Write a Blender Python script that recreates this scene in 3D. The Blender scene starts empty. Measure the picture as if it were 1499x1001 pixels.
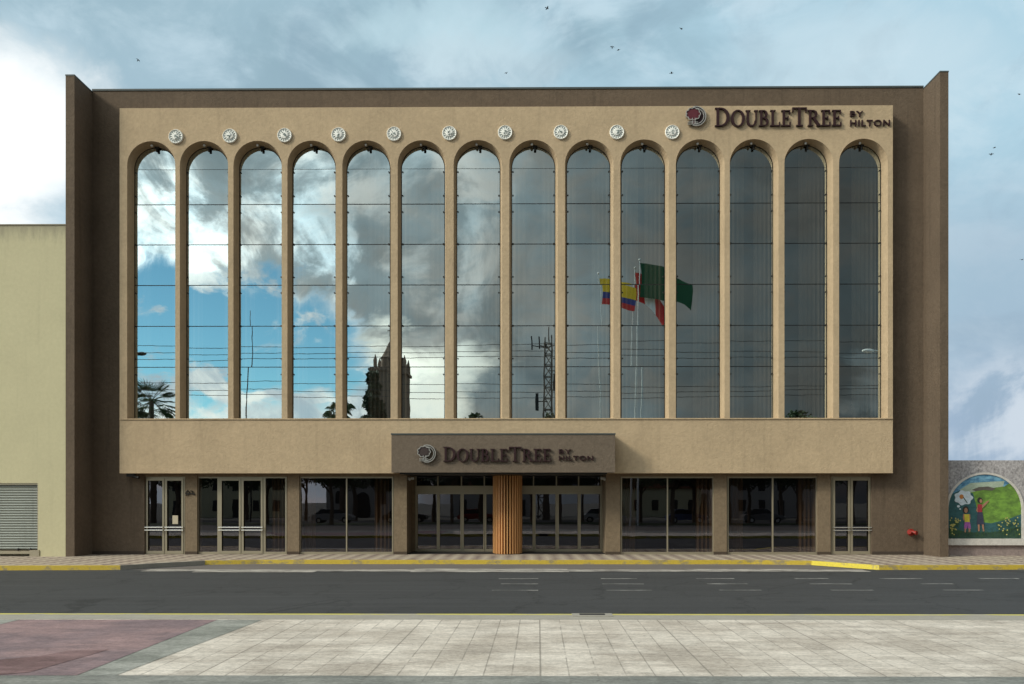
import bpy, math, random
from mathutils import Vector, Matrix
random.seed(7)
C = bpy.context.scene.collection
R = math.radians
sc = bpy.context.scene
# ------------------------------------------------------------------ camera
F, CY = 1184.0, 734.0
YAW = R(0.45)
CX = 767.0 - F*math.tan(YAW)
EYE = 2.285
cam_d = bpy.data.cameras.new('camera'); cam = bpy.data.objects.new('camera', cam_d); C.objects.link(cam)
cam_d.sensor_width = 36; cam_d.lens = F/1499*36
cam_d.shift_x = -(CX-749.5)/1499; cam_d.shift_y = (CY-500.5)/1499
cam_d.clip_start = .1; cam_d.clip_end = 6000
cam.location = (0, 0, EYE); cam.rotation_euler = (R(90), 0, YAW)
sc.camera = cam
sc.view_settings.view_transform = 'Standard'; sc.view_settings.look = 'None'
sc.view_settings.gamma = 1; sc.view_settings.use_curve_mapping = False
sc.view_settings.exposure = 0.0
sc.cycles.max_bounces = 8; sc.cycles.transparent_max_bounces = 12; sc.cycles.glossy_bounces = 4
sc.cycles.caustics_reflective = False; sc.cycles.caustics_refractive = False

# ------------------------------------------------------------------ node expressions
class E:
    """a tiny wrapper so that node maths can be written as formulas"""
    nt = None
    def __init__(s, sock): s.s = sock
    @staticmethod
    def m(op, *a, clamp=False):
        n = E.nt.nodes.new('ShaderNodeMath'); n.operation = op; n.use_clamp = clamp
        for i, x in enumerate(a):
            if isinstance(x, E): E.nt.links.new(x.s, n.inputs[i])
            else: n.inputs[i].default_value = x
        return E(n.outputs[0])
    def __add__(s, o): return E.m('ADD', s, o)
    __radd__ = __add__
    def __sub__(s, o): return E.m('SUBTRACT', s, o)
    def __rsub__(s, o): return E.m('SUBTRACT', o, s)
    def __mul__(s, o): return E.m('MULTIPLY', s, o)
    __rmul__ = __mul__
    def __truediv__(s, o): return E.m('DIVIDE', s, o)
def sstep(x, a, b):
    n = E.nt.nodes.new('ShaderNodeMapRange'); n.interpolation_type = 'SMOOTHSTEP'
    E.nt.links.new(x.s, n.inputs[0])
    n.inputs[1].default_value = a; n.inputs[2].default_value = b
    return E(n.outputs[0])
def mixc(f, a, b):
    n = E.nt.nodes.new('ShaderNodeMix'); n.data_type = 'RGBA'
    for i, x in ((0, f), (6, a), (7, b)):
        if isinstance(x, E): E.nt.links.new(x.s, n.inputs[i])
        elif i == 0: n.inputs[0].default_value = x
        else: n.inputs[i].default_value = (*x, 1) if len(x) == 3 else x
    return E(n.outputs[2])
def noise(vec, scale, detail=5, rough=.55, dist=0.0):
    n = E.nt.nodes.new('ShaderNodeTexNoise')
    n.inputs['Scale'].default_value = scale; n.inputs['Detail'].default_value = detail
    n.inputs['Roughness'].default_value = rough; n.inputs['Distortion'].default_value = dist
    if vec is not None: E.nt.links.new(vec.s, n.inputs['Vector'])
    return E(n.outputs[0])
def vmul(vec, k):
    n = E.nt.nodes.new('ShaderNodeVectorMath'); n.operation = 'MULTIPLY'
    E.nt.links.new(vec.s, n.inputs[0]); n.inputs[1].default_value = k
    return E(n.outputs[0])
def vadd(vec, k):
    n = E.nt.nodes.new('ShaderNodeVectorMath'); n.operation = 'ADD'
    E.nt.links.new(vec.s, n.inputs[0]); n.inputs[1].default_value = k
    return E(n.outputs[0])
def comb(x, y, z):
    n = E.nt.nodes.new('ShaderNodeCombineXYZ')
    for i, v in enumerate((x, y, z)):
        if isinstance(v, E): E.nt.links.new(v.s, n.inputs[i])
        else: n.inputs[i].default_value = v
    return E(n.outputs[0])
def cscale(c, k):
    n = E.nt.nodes.new('ShaderNodeVectorMath'); n.operation = 'SCALE'
    if isinstance(c, E): E.nt.links.new(c.s, n.inputs[0])
    else: n.inputs[0].default_value = c
    if isinstance(k, E): E.nt.links.new(k.s, n.inputs['Scale'])
    else: n.inputs['Scale'].default_value = k
    return E(n.outputs[0])

# ------------------------------------------------------------------ sun direction, world
SUN = Vector((-1.6, -0.85, 1.15)).normalized()
SUN_EL = math.asin(SUN.z); SUN_AZ = math.atan2(SUN.x, SUN.y)
w = bpy.data.worlds.new('World'); sc.world = w; w.use_nodes = True
E.nt = w.node_tree; nt = w.node_tree; nt.nodes.clear()
tc = nt.nodes.new('ShaderNodeTexCoord'); G = E(tc.outputs['Generated'])
sep = nt.nodes.new('ShaderNodeSeparateXYZ'); nt.links.new(G.s, sep.inputs[0])
dx, dy, dz = E(sep.outputs[0]), E(sep.outputs[1]), E(sep.outputs[2])
ay = E.m('MAXIMUM', E.m('ABSOLUTE', dy), .12)
u = dx/ay; v = dz/ay
n1 = noise(vmul(G, (1, 1, 1.7)), 5.0, 8, .58, .6)
n2 = noise(vadd(vmul(G, (1, 1, 1.5)), (3, 7, 1)), 11.0, 8, .6, .5)
n3 = noise(vadd(vmul(G, (1, 1, 2.6)), (9, 2, 5)), 3.2, 6, .5, .3)
n4 = noise(vadd(vmul(G, (1.4, 1, 1.2)), (2.2, 6, 3)), 7.0, 8, .6, .9)
uw = u + (n1-.5)*.22; vw = v + (n2-.5)*.16
def blob(u0, v0, su, sv, a=1.0, b=0.0):
    d = E.m('POWER', (uw-u0)/su, 2) + E.m('POWER', (vw-v0)/sv, 2)
    return sstep(d, a, b)
sky = nt.nodes.new('ShaderNodeTexSky'); sky.sky_type = 'NISHITA'; sky.sun_disc = False
sky.sun_elevation = SUN_EL; sky.sun_rotation = SUN_AZ; sky.altitude = 2800; sky.air_density = 1.0; sky.dust_density = .6
# clouds behind the camera (they light the facade and stand in the glass)
leftness = sstep(uw, .05, -.42)
base = sstep(u + (n3-.5)*.25, .42, -.25)*.27 + .07
base = base + blob(.43, .13, .06, .05)*.10 + blob(.05, .22, .10, .12)*.07
base = base*(n1*.9 + n4*1.1 + .05) + .015 + blob(-.06, .37, .16, .14)*.10
cloud_b = mixc(sstep(n2, .35, .65), (.78, .95, 1.0), (1.0, 1.0, .94))
ridge2 = sstep(n4*.6 + n2*.4, .43, .56)
white = (leftness*sstep(v, .12, .30)*(1.0 - blob(-.33, .43, .07, .08)*.9)*(1.0 - blob(-.17, .36, .10, .13)*.6))*(ridge2*1.5 + .25)
lowl = sstep(v, .135, .06)*sstep(u, -.08, -.20)*.75
glow = blob(-.118, .145, .085, .075)*.95 + blob(-.20, .17, .10, .05)*.7
side = sstep(u, -.50, -1.2)*.8 + sstep(u, .5, 1.4)*.25
top_b = sstep(v, .45, 1.0)*.42
rear_c = cscale(cloud_b, base + white + side + top_b + lowl)
add = nt.nodes.new('ShaderNodeVectorMath'); add.operation = 'ADD'
nt.links.new(rear_c.s, add.inputs[0]); nt.links.new(cscale((1, .96, .80), glow).s, add.inputs[1])
rear_c = E(add.outputs[0])
# clear gap with small cumulus, low on the left behind the camera
gap = blob(-.41, .165, .22, .125, 1.25, .75)
puffs = sstep(noise(vadd(vmul(G, (1, 1, 2.2)), (1.7, 4, 0)), 8.0, 8, .6, .4) + sstep(v, .15, .06)*.10, .50, .60)
gap_clear = gap*(1.0 - puffs)*(1.0 - sstep(vw, .135, .105)*.92)
# sky in front of the camera
f_r = sstep(u + (n3-.5)*.5, -.5, .5)
front_c = mixc(f_r, (.34, .50, .59), (.44, .65, .77))
front_c = mixc(sstep(v, .30, .05), front_c, (.36, .49, .66))
front_c = mixc(sstep(n3*.5 + n1*.5, .54, .40)*sstep(u, .55, -.1)*.70, front_c, (.26, .40, .48))
front_c = mixc(sstep(n3*.4 + n4*.6, .52, .40)*.35, front_c, (.27, .40, .50))
wis = sstep(n1*.55 + n2*.45, .45, .62)
front_c = mixc(wis*.60, front_c, (.62, .78, .87))
front_c = mixc(blob(.42, .53, .22, .10)*.5, front_c, (.66, .80, .87))
front_c = mixc(blob(-.10, .57, .16, .06)*.6, front_c, (.56, .76, .84))
front_c = mixc(blob(-.03, .53, .12, .05)*.35, front_c, (.62, .74, .80))
front_c = mixc(sstep(u, .40, .56)*sstep(v, .48, .28)*.55, front_c, (.33, .43, .55))
front_c = mixc(blob(.60, .10, .12, .11)*sstep(n2*.5 + n4*.5, .42, .56)*.7, front_c, (.72, .79, .86))
front_c = mixc(sstep(v, .66, .50)*sstep(u, -.10, -.55)*.25, front_c, (.5, .66, .78))
front_c = mixc(blob(-.66, .44, .145, .16, 1.3, .0), front_c, (1.15, 1.17, 1.16))
front_c = mixc(sstep(v, 1.0, 2.0), front_c, (.42, .48, .52))
isrear = sstep(dy, .12, -.12)
allc = mixc(isrear, front_c, rear_c)
pu = sstep(gap, .02, .5)*isrear*sstep(v, .33, .24)
allc = mixc(pu, allc, mixc(sstep(n2, .36, .62), (.62, .72, .78), (1.35, 1.35, 1.25)))
bgc = nt.nodes.new('ShaderNodeBackground'); nt.links.new(allc.s, bgc.inputs[0]); bgc.inputs[1].default_value = 1
skc = nt.nodes.new('ShaderNodeVectorMath'); skc.operation = 'MULTIPLY'; nt.links.new(sky.outputs[0], skc.inputs[0]); skc.inputs[1].default_value = (.66, 1.0, .86)
bgs = nt.nodes.new('ShaderNodeBackground'); nt.links.new(skc.outputs[0], bgs.inputs[0]); bgs.inputs[1].default_value = .15
mx = nt.nodes.new('ShaderNodeMixShader'); nt.links.new((gap_clear*isrear).s, mx.inputs[0])
nt.links.new(bgc.outputs[0], mx.inputs[1]); nt.links.new(bgs.outputs[0], mx.inputs[2])
wo = nt.nodes.new('ShaderNodeOutputWorld'); nt.links.new(mx.outputs[0], wo.inputs[0])
w.cycles.sampling_method = 'MANUAL'; w.cycles.sample_map_resolution = 1024

sd = bpy.data.lights.new('sun', 'SUN'); sd.energy = 2.5; sd.angle = R(11); sd.color = (1, .94, .78)
so = bpy.data.objects.new('sun', sd); C.objects.link(so)
so.rotation_euler = (-SUN).to_track_quat('-Z', 'Y').to_euler(); so.location = (-30, -20, 40)

# ------------------------------------------------------------------ geometry helpers
def P(px, py, Y):
    """point of the plane y=Y seen at pixel (px,py) of the 1499 px photograph"""
    cx, cz = (px-CX)/F, (CY-py)/F
    d = (math.cos(YAW)*cx - math.sin(YAW), math.sin(YAW)*cx + math.cos(YAW), cz)
    t = Y/d[1]
    return (d[0]*t, Y, EYE + d[2]*t)
def X(px, Y): return P(px, 700, Y)[0]
def Z(py, Y): return P(767, py, Y)[2]
def Gd(px, py, z):
    cx, cz = (px-CX)/F, (CY-py)/F
    t = (z-EYE)/cz
    return (t*(math.cos(YAW)*cx - math.sin(YAW)), t*(math.sin(YAW)*cx + math.cos(YAW)))
YF, YP, YG, YB = 31.24, 32.03, 32.50, 32.53       # fin fronts, facade panel, glazing, rear wall
YC, YE = 31.20, 34.05                              # canopy front, entrance doors
def M(px, py, D):
    """where a thing stands that the glazing mirrors at this pixel, D metres along the view"""
    x, y, z = P(px, py, D)
    return (x, 2*YG - y, z)

class MB:
    def __init__(s): s.v = []; s.f = []; s.mi = []
    def add(s, vs, fs, mi=0):
        b = len(s.v); s.v += [tuple(p) for p in vs]
        for f in fs: s.f.append([b+i for i in f]); s.mi.append(mi)
        return s
    def box(s, x0, x1, y0, y1, z0, z1, mi=0):
        return s.add([(x0,y0,z0),(x1,y0,z0),(x1,y1,z0),(x0,y1,z0),(x0,y0,z1),(x1,y0,z1),(x1,y1,z1),(x0,y1,z1)],
                     [(3,2,1,0),(4,5,6,7),(0,1,5,4),(1,2,6,5),(2,3,7,6),(3,0,4,7)], mi)
    def quad(s, *p, mi=0): return s.add(p, [tuple(range(len(p)))], mi)
    def prism_xz(s, pts, y0, y1, mi=0):          # outline in x,z extruded in y
        n = len(pts)
        vs = [(x, y0, z) for x, z in pts] + [(x, y1, z) for x, z in pts]
        fs = [tuple(range(n)), tuple(range(2*n-1, n-1, -1))] + [(i, n+i, n+(i+1) % n, (i+1) % n) for i in range(n)]
        return s.add(vs, fs, mi)
    def prism_xy(s, pts, z0, z1, mi=0):
        n = len(pts)
        vs = [(x, y, z0) for x, y in pts] + [(x, y, z1) for x, y in pts]
        fs = [tuple(range(n-1, -1, -1)), tuple(range(n, 2*n))] + [(i, (i+1) % n, n+(i+1) % n, n+i) for i in range(n)]
        return s.add(vs, fs, mi)
    def sheet(s, pts, z, mi=0):
        return s.add([(x, y, z) for x, y in pts], [tuple(range(len(pts)))], mi)
    def tube(s, pts, rad, n=8, mi=0, cap=True):
        pts = [Vector(p) for p in pts]; rr = rad if isinstance(rad, (list, tuple)) else [rad]*len(pts)
        b = len(s.v); up = None
        for i, p in enumerate(pts):
            t = (pts[min(i+1, len(pts)-1)] - pts[max(i-1, 0)]).normalized()
            if up is None or abs(t.dot(up)) > .95: up = Vector((0, 0, 1)) if abs(t.z) < .9 else Vector((1, 0, 0))
            a = t.cross(up).normalized(); bb = t.cross(a).normalized()
            for k in range(n):
                q = p + rr[i]*(a*math.cos(2*math.pi*k/n) + bb*math.sin(2*math.pi*k/n)); s.v.append(tuple(q))
        for i in range(len(pts)-1):
            for k in range(n):
                s.f.append([b+i*n+k, b+i*n+(k+1) % n, b+(i+1)*n+(k+1) % n, b+(i+1)*n+k]); s.mi.append(mi)
        if cap:
            s.f.append([b+k for k in range(n)]); s.mi.append(mi)
            s.f.append([b+(len(pts)-1)*n+k for k in range(n)][::-1]); s.mi.append(mi)
        return s
    def ball(s, c, r, n=8, m=6, sx=1, sy=1, sz=1, mi=0):
        b = len(s.v)
        for i in range(m+1):
            th = math.pi*i/m
            for k in range(n):
                ph = 2*math.pi*k/n
                s.v.append((c[0]+sx*r*math.sin(th)*math.cos(ph), c[1]+sy*r*math.sin(th)*math.sin(ph), c[2]+sz*r*math.cos(th)))
        for i in range(m):
            for k in range(n):
                s.f.append([b+i*n+k, b+(i+1)*n+k, b+(i+1)*n+(k+1) % n, b+i*n+(k+1) % n]); s.mi.append(mi)
        return s
    def build(s, name, mats, parent=None, smooth=False):
        me = bpy.data.meshes.new(name); me.from_pydata(s.v, [], s.f)
        if not isinstance(mats, (list, tuple)): mats = [mats]
        for m in mats: me.materials.append(m)
        me.polygons.foreach_set('material_index', s.mi)
        if smooth: me.polygons.foreach_set('use_smooth', [True]*len(s.f))
        me.update()
        o = bpy.data.objects.new(name, me); C.objects.link(o)
        if parent is not None:
            o.parent = parent
            l = Vector((0, 0, 0)); p = parent
            while p is not None: l += p.location; p = p.parent
            o.location = -l if not parent.get('_local') else (0, 0, 0)
        return o
def tag(o, label=None, cat=None, group=None, kind=None):
    if label: o['label'] = label
    if cat: o['category'] = cat
    if group: o['group'] = group
    if kind: o['kind'] = kind
    return o
def thing(name, label, cat, loc=(0, 0, 0), rz=0, group=None):
    o = bpy.data.objects.new(name, None); C.objects.link(o); o.location = loc; o.rotation_euler = (0, 0, rz)
    o.empty_display_size = .3
    return tag(o, label, cat, group)
def lpart(name, mb, mats, parent, smooth=False):   # part modelled round its thing's own origin
    o = mb.build(name, mats, None, smooth); o.parent = parent; return o
def copy_tree(o, parent=None):
    c = o.copy(); C.objects.link(c); c.parent = parent
    for ch in list(o.children): copy_tree(ch, c)
    return c

# ------------------------------------------------------------------ materials
def mat(name, col, rough=.8, var=.12, vscale=2.0, grit=.10, gscale=40, bump=.0, bscale=60, metal=0, stretch=(1, 1, 1), col2=None, spec=.3, streak=0):
    m = bpy.data.materials.new(name); m.use_nodes = True; t = m.node_tree; E.nt = t
    bs = t.nodes['Principled BSDF']; tcn = t.nodes.new('ShaderNodeTexCoord'); o = E(tcn.outputs['Object'])
    ov = vmul(o, stretch)
    a = noise(ov, vscale, 6, .6); g = noise(ov, gscale, 3, .7)
    k = (a-.5)*(2*var) + (g-.5)*(2*grit) + 1.0
    if streak:
        st = noise(vmul(o, (3.0, 3.0, .12)), 1.6, 5, .65)
        k = k*(1.0 - sstep(st, .52, .72)*streak)
    base = mixc(sstep(a, .35, .65), col, col2) if col2 else col
    t.links.new(cscale(base, k).s, bs.inputs['Base Color'])
    bs.inputs['Roughness'].default_value = rough; bs.inputs['Metallic'].default_value = metal
    bs.inputs['Specular IOR Level'].default_value = spec
    if bump:
        b = t.nodes.new('ShaderNodeBump'); b.inputs['Strength'].default_value = bump; b.inputs['Distance'].default_value = .02
        t.links.new(noise(ov, bscale, 4, .7).s, b.inputs['Height']); t.links.new(b.outputs[0], bs.inputs['Normal'])
    return m
BEIGE = mat('beige_stucco', (.465, .352, .226), .9, .20, .8, .20, 7, .8, 14, streak=.10)
BROWN = mat('brown_stucco', (.122, .089, .062), .9, .30, .6, .30, 7, .9, 14, streak=.18)
CREAM = mat('cream_paint', (.53, .485, .31), .85, .10, .5, .10, 7, .2, 14, streak=.06)
CANOPY = mat('canopy_render', (.150, .116, .086), .9, .12, .8, .32, 8, .9, 14)
PILLAR = mat('pillar_render', (.20, .150, .098), .9, .14, .8, .36, 8, .9, 14)
COPING = mat('coping_metal', (.07, .085, .085), .5)
ALU = mat('champagne_aluminium', (.36, .315, .23), .38, .05, 3, .04, 60, metal=.45)
STEEL = mat('stainless_steel', (.62, .60, .55), .25, .04, 3, .03, metal=.9)
DARK = mat('dark_metal', (.02, .018, .016), .45)
GASK = mat('dark_gasket', (.012, .012, .012), .6)
INT = mat('dark_interior', (.016, .012, .011), .9)
CURT = mat('grey_curtain', (.20, .18, .15), .95, .1, 2, .05)
CURTB = mat('brown_curtain', (.12, .075, .04), .95, .1, 2, .05)
MAROON = mat('maroon_letter', (.035, .016, .018), .35)
SILVER = mat('silver_trim', (.55, .53, .50), .3, metal=.6)
PLASTER = mat('white_relief', (.82, .81, .76), .8, .12, 6, .25, 30)
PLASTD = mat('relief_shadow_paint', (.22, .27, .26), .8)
WOOD = mat('uplit_orange_wood', (.60, .31, .12), .45, .08, 3, .06, 50, stretch=(1, 1, .4), spec=.5)  # slat colour lightened to carry the column's warm uplight, no lamps there
WOODD = mat('dark_wood_core', (.10, .045, .018), .7)
RED = mat('red_paint', (.26, .025, .018), .4)
PAPER = mat('paper_notice', (.55, .48, .36), .8)
WHITE = mat('white_paint', (.6, .6, .57), .7, .1, 3, .1)
BLACK = mat('black_rubber', (.015, .015, .015), .8)
BARK = mat('tree_bark', (.12, .085, .06), .9, .2, 5, .2)
LEAF = mat('leaf_green', (.045, .075, .028), .7, .35, 1.5, .2, 20)
LEAFD = mat('dark_leaf', (.030, .052, .026), .7, .35, 1.5, .2, 20)
PALM = mat('palm_frond', (.045, .08, .025), .6, .3, 2, .1)
STONE = mat('church_stone', (.16, .11, .08), .9, .2, 2, .2)
CHWHITE = mat('church_whitewash', (.34, .31, .28), .9, .08, 1, .05)
ROOF = mat('clay_roof', (.20, .09, .05), .9, .2, 4, .2)

def glass_mat(name, refl, tint, wav):
    m = bpy.data.materials.new(name); m.use_nodes = True; t = m.node_tree; E.nt = t
    for n in list(t.nodes):
        if n.type == 'BSDF_PRINCIPLED': t.nodes.remove(n)
    out = t.nodes['Material Output']
    gl = t.nodes.new('ShaderNodeBsdfGlossy'); gl.inputs['Color'].default_value = (*refl, 1); gl.inputs['Roughness'].default_value = 0.0
    tr = t.nodes.new('ShaderNodeBsdfTransparent'); tr.inputs[0].default_value = (*tint, 1)
    ad = t.nodes.new('ShaderNodeAddShader')
    t.links.new(gl.outputs[0], ad.inputs[0]); t.links.new(tr.outputs[0], ad.inputs[1]); t.links.new(ad.outputs[0], out.inputs[0])
    tcn = t.nodes.new('ShaderNodeTexCoord'); o = E(tcn.outputs['Object'])
    b = t.nodes.new('ShaderNodeBump'); b.inputs['Strength'].default_value = 1; b.inputs['Distance'].default_value = wav
    t.links.new(noise(vmul(o, (1, 1, .8)), .9, 2, .5).s, b.inputs['Height']); t.links.new(b.outputs[0], gl.inputs['Normal'])
    return m
GLASS = glass_mat('coated_glass', (.56, .635, .64), (.42, .41, .39), .0007)
GLASSG = glass_mat('shopfront_glass', (.125, .12, .135), (.45, .42, .40), .0012)
GLASSR = mat('car_glass', (.02, .025, .03), .1)

# ------------------------------------------------------------------ ground
def road_mat():
    m = bpy.data.materials.new('asphalt'); m.use_nodes = True; t = m.node_tree; E.nt = t
    bs = t.nodes['Principled BSDF']; o = E(t.nodes.new('ShaderNodeTexCoord').outputs['Object'])
    a = noise(vmul(o, (.25, 1, 1)), .5, 5, .6); st = noise(vmul(o, (.06, 1.6, 1)), 1.5, 5, .65); g = noise(o, 35, 4, .8); pt = noise(o, 9, 4, .7)
    k = (a-.5)*.5 + (st-.5)*.7 + (g-.5)*1.0 + (pt-.5)*.6 + 1.0
    crk = t.nodes.new('ShaderNodeTexVoronoi'); crk.feature = 'DISTANCE_TO_EDGE'; crk.inputs['Scale'].default_value = .35
    wv = t.nodes.new('ShaderNodeVectorMath'); wv.operation = 'ADD'; t.links.new(o.s, wv.inputs[0]); t.links.new(cscale((1, 1, 0), noise(o, 1.2, 5, .7)*1.6).s, wv.inputs[1]); t.links.new(wv.outputs[0], crk.inputs['Vector'])
    k = k*(1.0 - sstep(E(crk.outputs['Distance']), .014, .004)*.35)
    k = k*(1.0 - sstep(noise(vadd(o, (40, 3, 0)), .9, 3, .5), .62, .70)*.22)
    c = mixc(sstep(st, .60, .78)*.5, (.046, .047, .049), (.082, .080, .078))
    t.links.new(cscale(c, k).s, bs.inputs['Base Color']); bs.inputs['Roughness'].default_value = .82
    bs.inputs['Specular IOR Level'].default_value = .25
    b = t.nodes.new('ShaderNodeBump'); b.inputs['Strength'].default_value = .6; b.inputs['Distance'].default_value = .01
    t.links.new(g.s, b.inputs['Height']); t.links.new(b.outputs[0], bs.inputs['Normal'])
    return m
ASPH = road_mat()
TH = R(1.0)
def paving_mat(name, c1, c2, step=.352, big=6, jd=.35, strength=1.0, row=.352):
    """paving slabs: thin dark joints across and along, every sixth one wider"""
    m = bpy.data.materials.new(name); m.use_nodes = True; t = m.node_tree; E.nt = t
    bs = t.nodes['Principled BSDF']; o = E(t.nodes.new('ShaderNodeTexCoord').outputs['Object'])
    mp = t.nodes.new('ShaderNodeMapping'); mp.inputs['Rotation'].default_value = (0, 0, TH); mp.inputs['Location'].default_value = (-.03, 0, 0)
    t.links.new(o.s, mp.inputs[0]); s = t.nodes.new('ShaderNodeSeparateXYZ'); t.links.new(mp.outputs[0], s.inputs[0])
    x, y = E(s.outputs[0]), E(s.outputs[1])
    wob = (noise(o, 3.0, 3)-.5)*.012
    def joint(c, st, wd):
        fr = E.m('FRACT', (c+wob)/st + 100.0)
        d = E.m('MINIMUM', fr, 1.0-fr)*st
        return sstep(d, wd, wd*.35)
    br = noise(o, 2.2, 4, .7)
    jx = joint(x, step, .014)*sstep(br, .30, .58)*.95
    jb = joint(x, step*big, .017)
    jy = joint(y, row, .010)*sstep(noise(vadd(o, (5, 5, 0)), 1.5, 3, .6), .42, .62)*.35
    j = E.m('MAXIMUM', E.m('MAXIMUM', jx, jb), jy)*strength
    cell = t.nodes.new('ShaderNodeTexWhiteNoise'); cell.noise_dimensions = '2D'
    t.links.new(comb(E.m('FLOOR', x/step), E.m('FLOOR', y/row), 0.0).s, cell.inputs['Vector'])
    cv = E(cell.outputs['Value'])
    a = noise(o, .7, 5, .6); st = noise(vmul(o, (.5, 2.2, 1)), 2.0, 6, .7); g = noise(o, 24, 4, .75)
    g2 = noise(vmul(o, (1, 2.0, 1)), 7.5, 4, .75)
    k = (a-.5)*.35 + (st-.5)*.8 + (g-.5)*1.0 + (g2-.5)*1.1 + (cv-.5)*.16 + 1.0
    sp = sstep(noise(o, 6.5, 3, .7), .64, .74)*.35
    c = mixc(sstep(a + (st-.5)*.5, .35, .65), c1, c2)
    c = cscale(c, k*(1.0-sp))
    c = mixc(j*(1-jd), c, (.15, .135, .115))
    t.links.new(c.s, bs.inputs['Base Color']); bs.inputs['Roughness'].default_value = .8; bs.inputs['Specular IOR Level'].default_value = .25
    return m
PAVE = paving_mat('pale_paving', (.42, .37, .315), (.53, .48, .42))
PINK = paving_mat('mauve_paving', (.19, .14, .15), (.25, .17, .17), strength=.12)
REDP = paving_mat('red_paving', (.15, .09, .09), (.19, .12, .12), strength=.12)
GREENP = paving_mat('grey_green_paving', (.225, .23, .205), (.275, .275, .25), strength=.15)
GREYP = paving_mat('grey_paving', (.17, .175, .16), (.22, .22, .20), strength=.3)
KERBC = mat('kerb_concrete', (.30, .28, .24), .85, .2, 3, .25, 30)
DUST = mat('concrete_gutter', (.13, .115, .105), .9, .3, 1.2, .25, 20, stretch=(.3, 2, 1))
def paint_mat(name, col, under, amount, sc_=3.0, stretch=(1, 1, 1)):
    m = bpy.data.materials.new(name); m.use_nodes = True; t = m.node_tree; E.nt = t
    bs = t.nodes['Principled BSDF']; o = vmul(E(t.nodes.new('ShaderNodeTexCoord').outputs['Object']), stretch)
    n = noise(o, sc_, 7, .72); g = noise(o, 22, 3, .7)
    c = mixc(sstep(n, amount+.06, amount-.06), under, col)
    t.links.new(cscale(c, (g-.5)*.5 + (n-.5)*.4 + 1.0).s, bs.inputs['Base Color']); bs.inputs['Roughness'].default_value = .75
    return m
YEL = paint_mat('worn_yellow_paint', (.56, .40, .045), (.30, .24, .12), .56, 2.4, (.6, 2, 1))
YELB = paint_mat('fresh_yellow_paint', (.66, .53, .06), (.38, .31, .12), .60)
YELN = paint_mat('pale_yellow_paint', (.50, .44, .10), (.33, .30, .24), .57, 1.6, (.5, 2, 1))
WLINE = paint_mat('worn_white_line', (.40, .39, .37), (.075, .074, .072), .46, 2.0, (.7, 6, 1))
WGUT = paint_mat('dusty_white_line', (.44, .41, .37), (.115, .105, .097), .50, 1.1, (.8, 5, 1))
def side_mat():
    m = bpy.data.materials.new('patterned_pavement'); m.use_nodes = True; t = m.node_tree; E.nt = t
    bs = t.nodes['Principled BSDF']; o = E(t.nodes.new('ShaderNodeTexCoord').outputs['Object'])
    mp = t.nodes.new('ShaderNodeMapping'); mp.inputs['Rotation'].default_value = (0, 0, R(45)); t.links.new(o.s, mp.inputs[0])
    ch = t.nodes.new('ShaderNodeTexChecker'); ch.inputs['Scale'].default_value = 2.4
    t.links.new(mp.outputs[0], ch.inputs[0])
    a = noise(o, .6, 5, .6); g = noise(o, 25, 3, .7); sw = sstep(a, .32, .62)
    c = mixc(E(ch.outputs['Fac'])*(sw*.5 + .45), (.39, .325, .25), (.15, .105, .09))
    t.links.new(cscale(c, (a-.5)*.4 + (g-.5)*.5 + 1.0).s, bs.inputs['Base Color']); bs.inputs['Roughness'].default_value = .85
    return m
SIDE = side_mat()
GRND = mat('far_ground', (.10, .10, .085), .9, .3, .2, .2, 4)
YK = Gd(767, 899, .15)[1]
tag(MB().sheet([(-900, -900), (900, -900), (900, 1500), (-900, 1500)], -.012).build('ground', GRND), kind='structure')
tag(MB().sheet([(-200, YK-.1), (200, YK-.1), (200, 30.6), (-200, 30.6)], 0).build('road', ASPH), kind='structure')
# pavement in front of the hotel, with the set-back kerb of the lay-by
kp = [(-1200, 828), (0, 828.2), (100, 828), (176, 827.6), (235, 824), (300, 820.6), (380, 819.6), (767, 820), (1100, 820), (1188, 821), (1240, 824.5), (1287, 827.6), (1400, 827.4), (1499, 827.2), (2700, 827)]
kerb_xy = [Gd(x, y, .15) for x, y in kp]
kerb_in = []
for i, p in enumerate(kerb_xy):
    a = Vector(kerb_xy[max(i-1, 0)]); b = Vector(kerb_xy[min(i+1, len(kp)-1)]); d = (b-a).normalized()
    kerb_in.append((p[0]-d.y*.14, p[1]+d.x*.14))
mb = MB()
for i in range(len(kp)-1):
    (x0, y0), (x1, y1) = kerb_in[i], kerb_in[i+1]
    mb.quad((x0, y0, .150), (x1, y1, .150), (x1, 36, .150), (x0, 36, .150))
tag(mb.build('pavement', SIDE), kind='structure')
def kerb(i0, i1, m, name='kerb'):
    mb = MB()
    for i in range(i0, i1):
        a, b, c, d = kerb_xy[i], kerb_xy[i+1], kerb_in[i+1], kerb_in[i]
        mb.quad((*a, .152), (*b, .152), (*c, .152), (*d, .152)); mb.quad((*a, -.01), (*b, -.01), (*b, .152), (*a, .152))
        mb.quad((*d, .152), (*c, .152), (*c, .10), (*d, .10))
    return tag(mb.build(name, m), kind='structure')
kerb(0, 3, YEL); kerb(3, 5, KERBC); kerb(5, 9, YEL); kerb(9, 11, YELB); kerb(11, 14, YEL)
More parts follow.
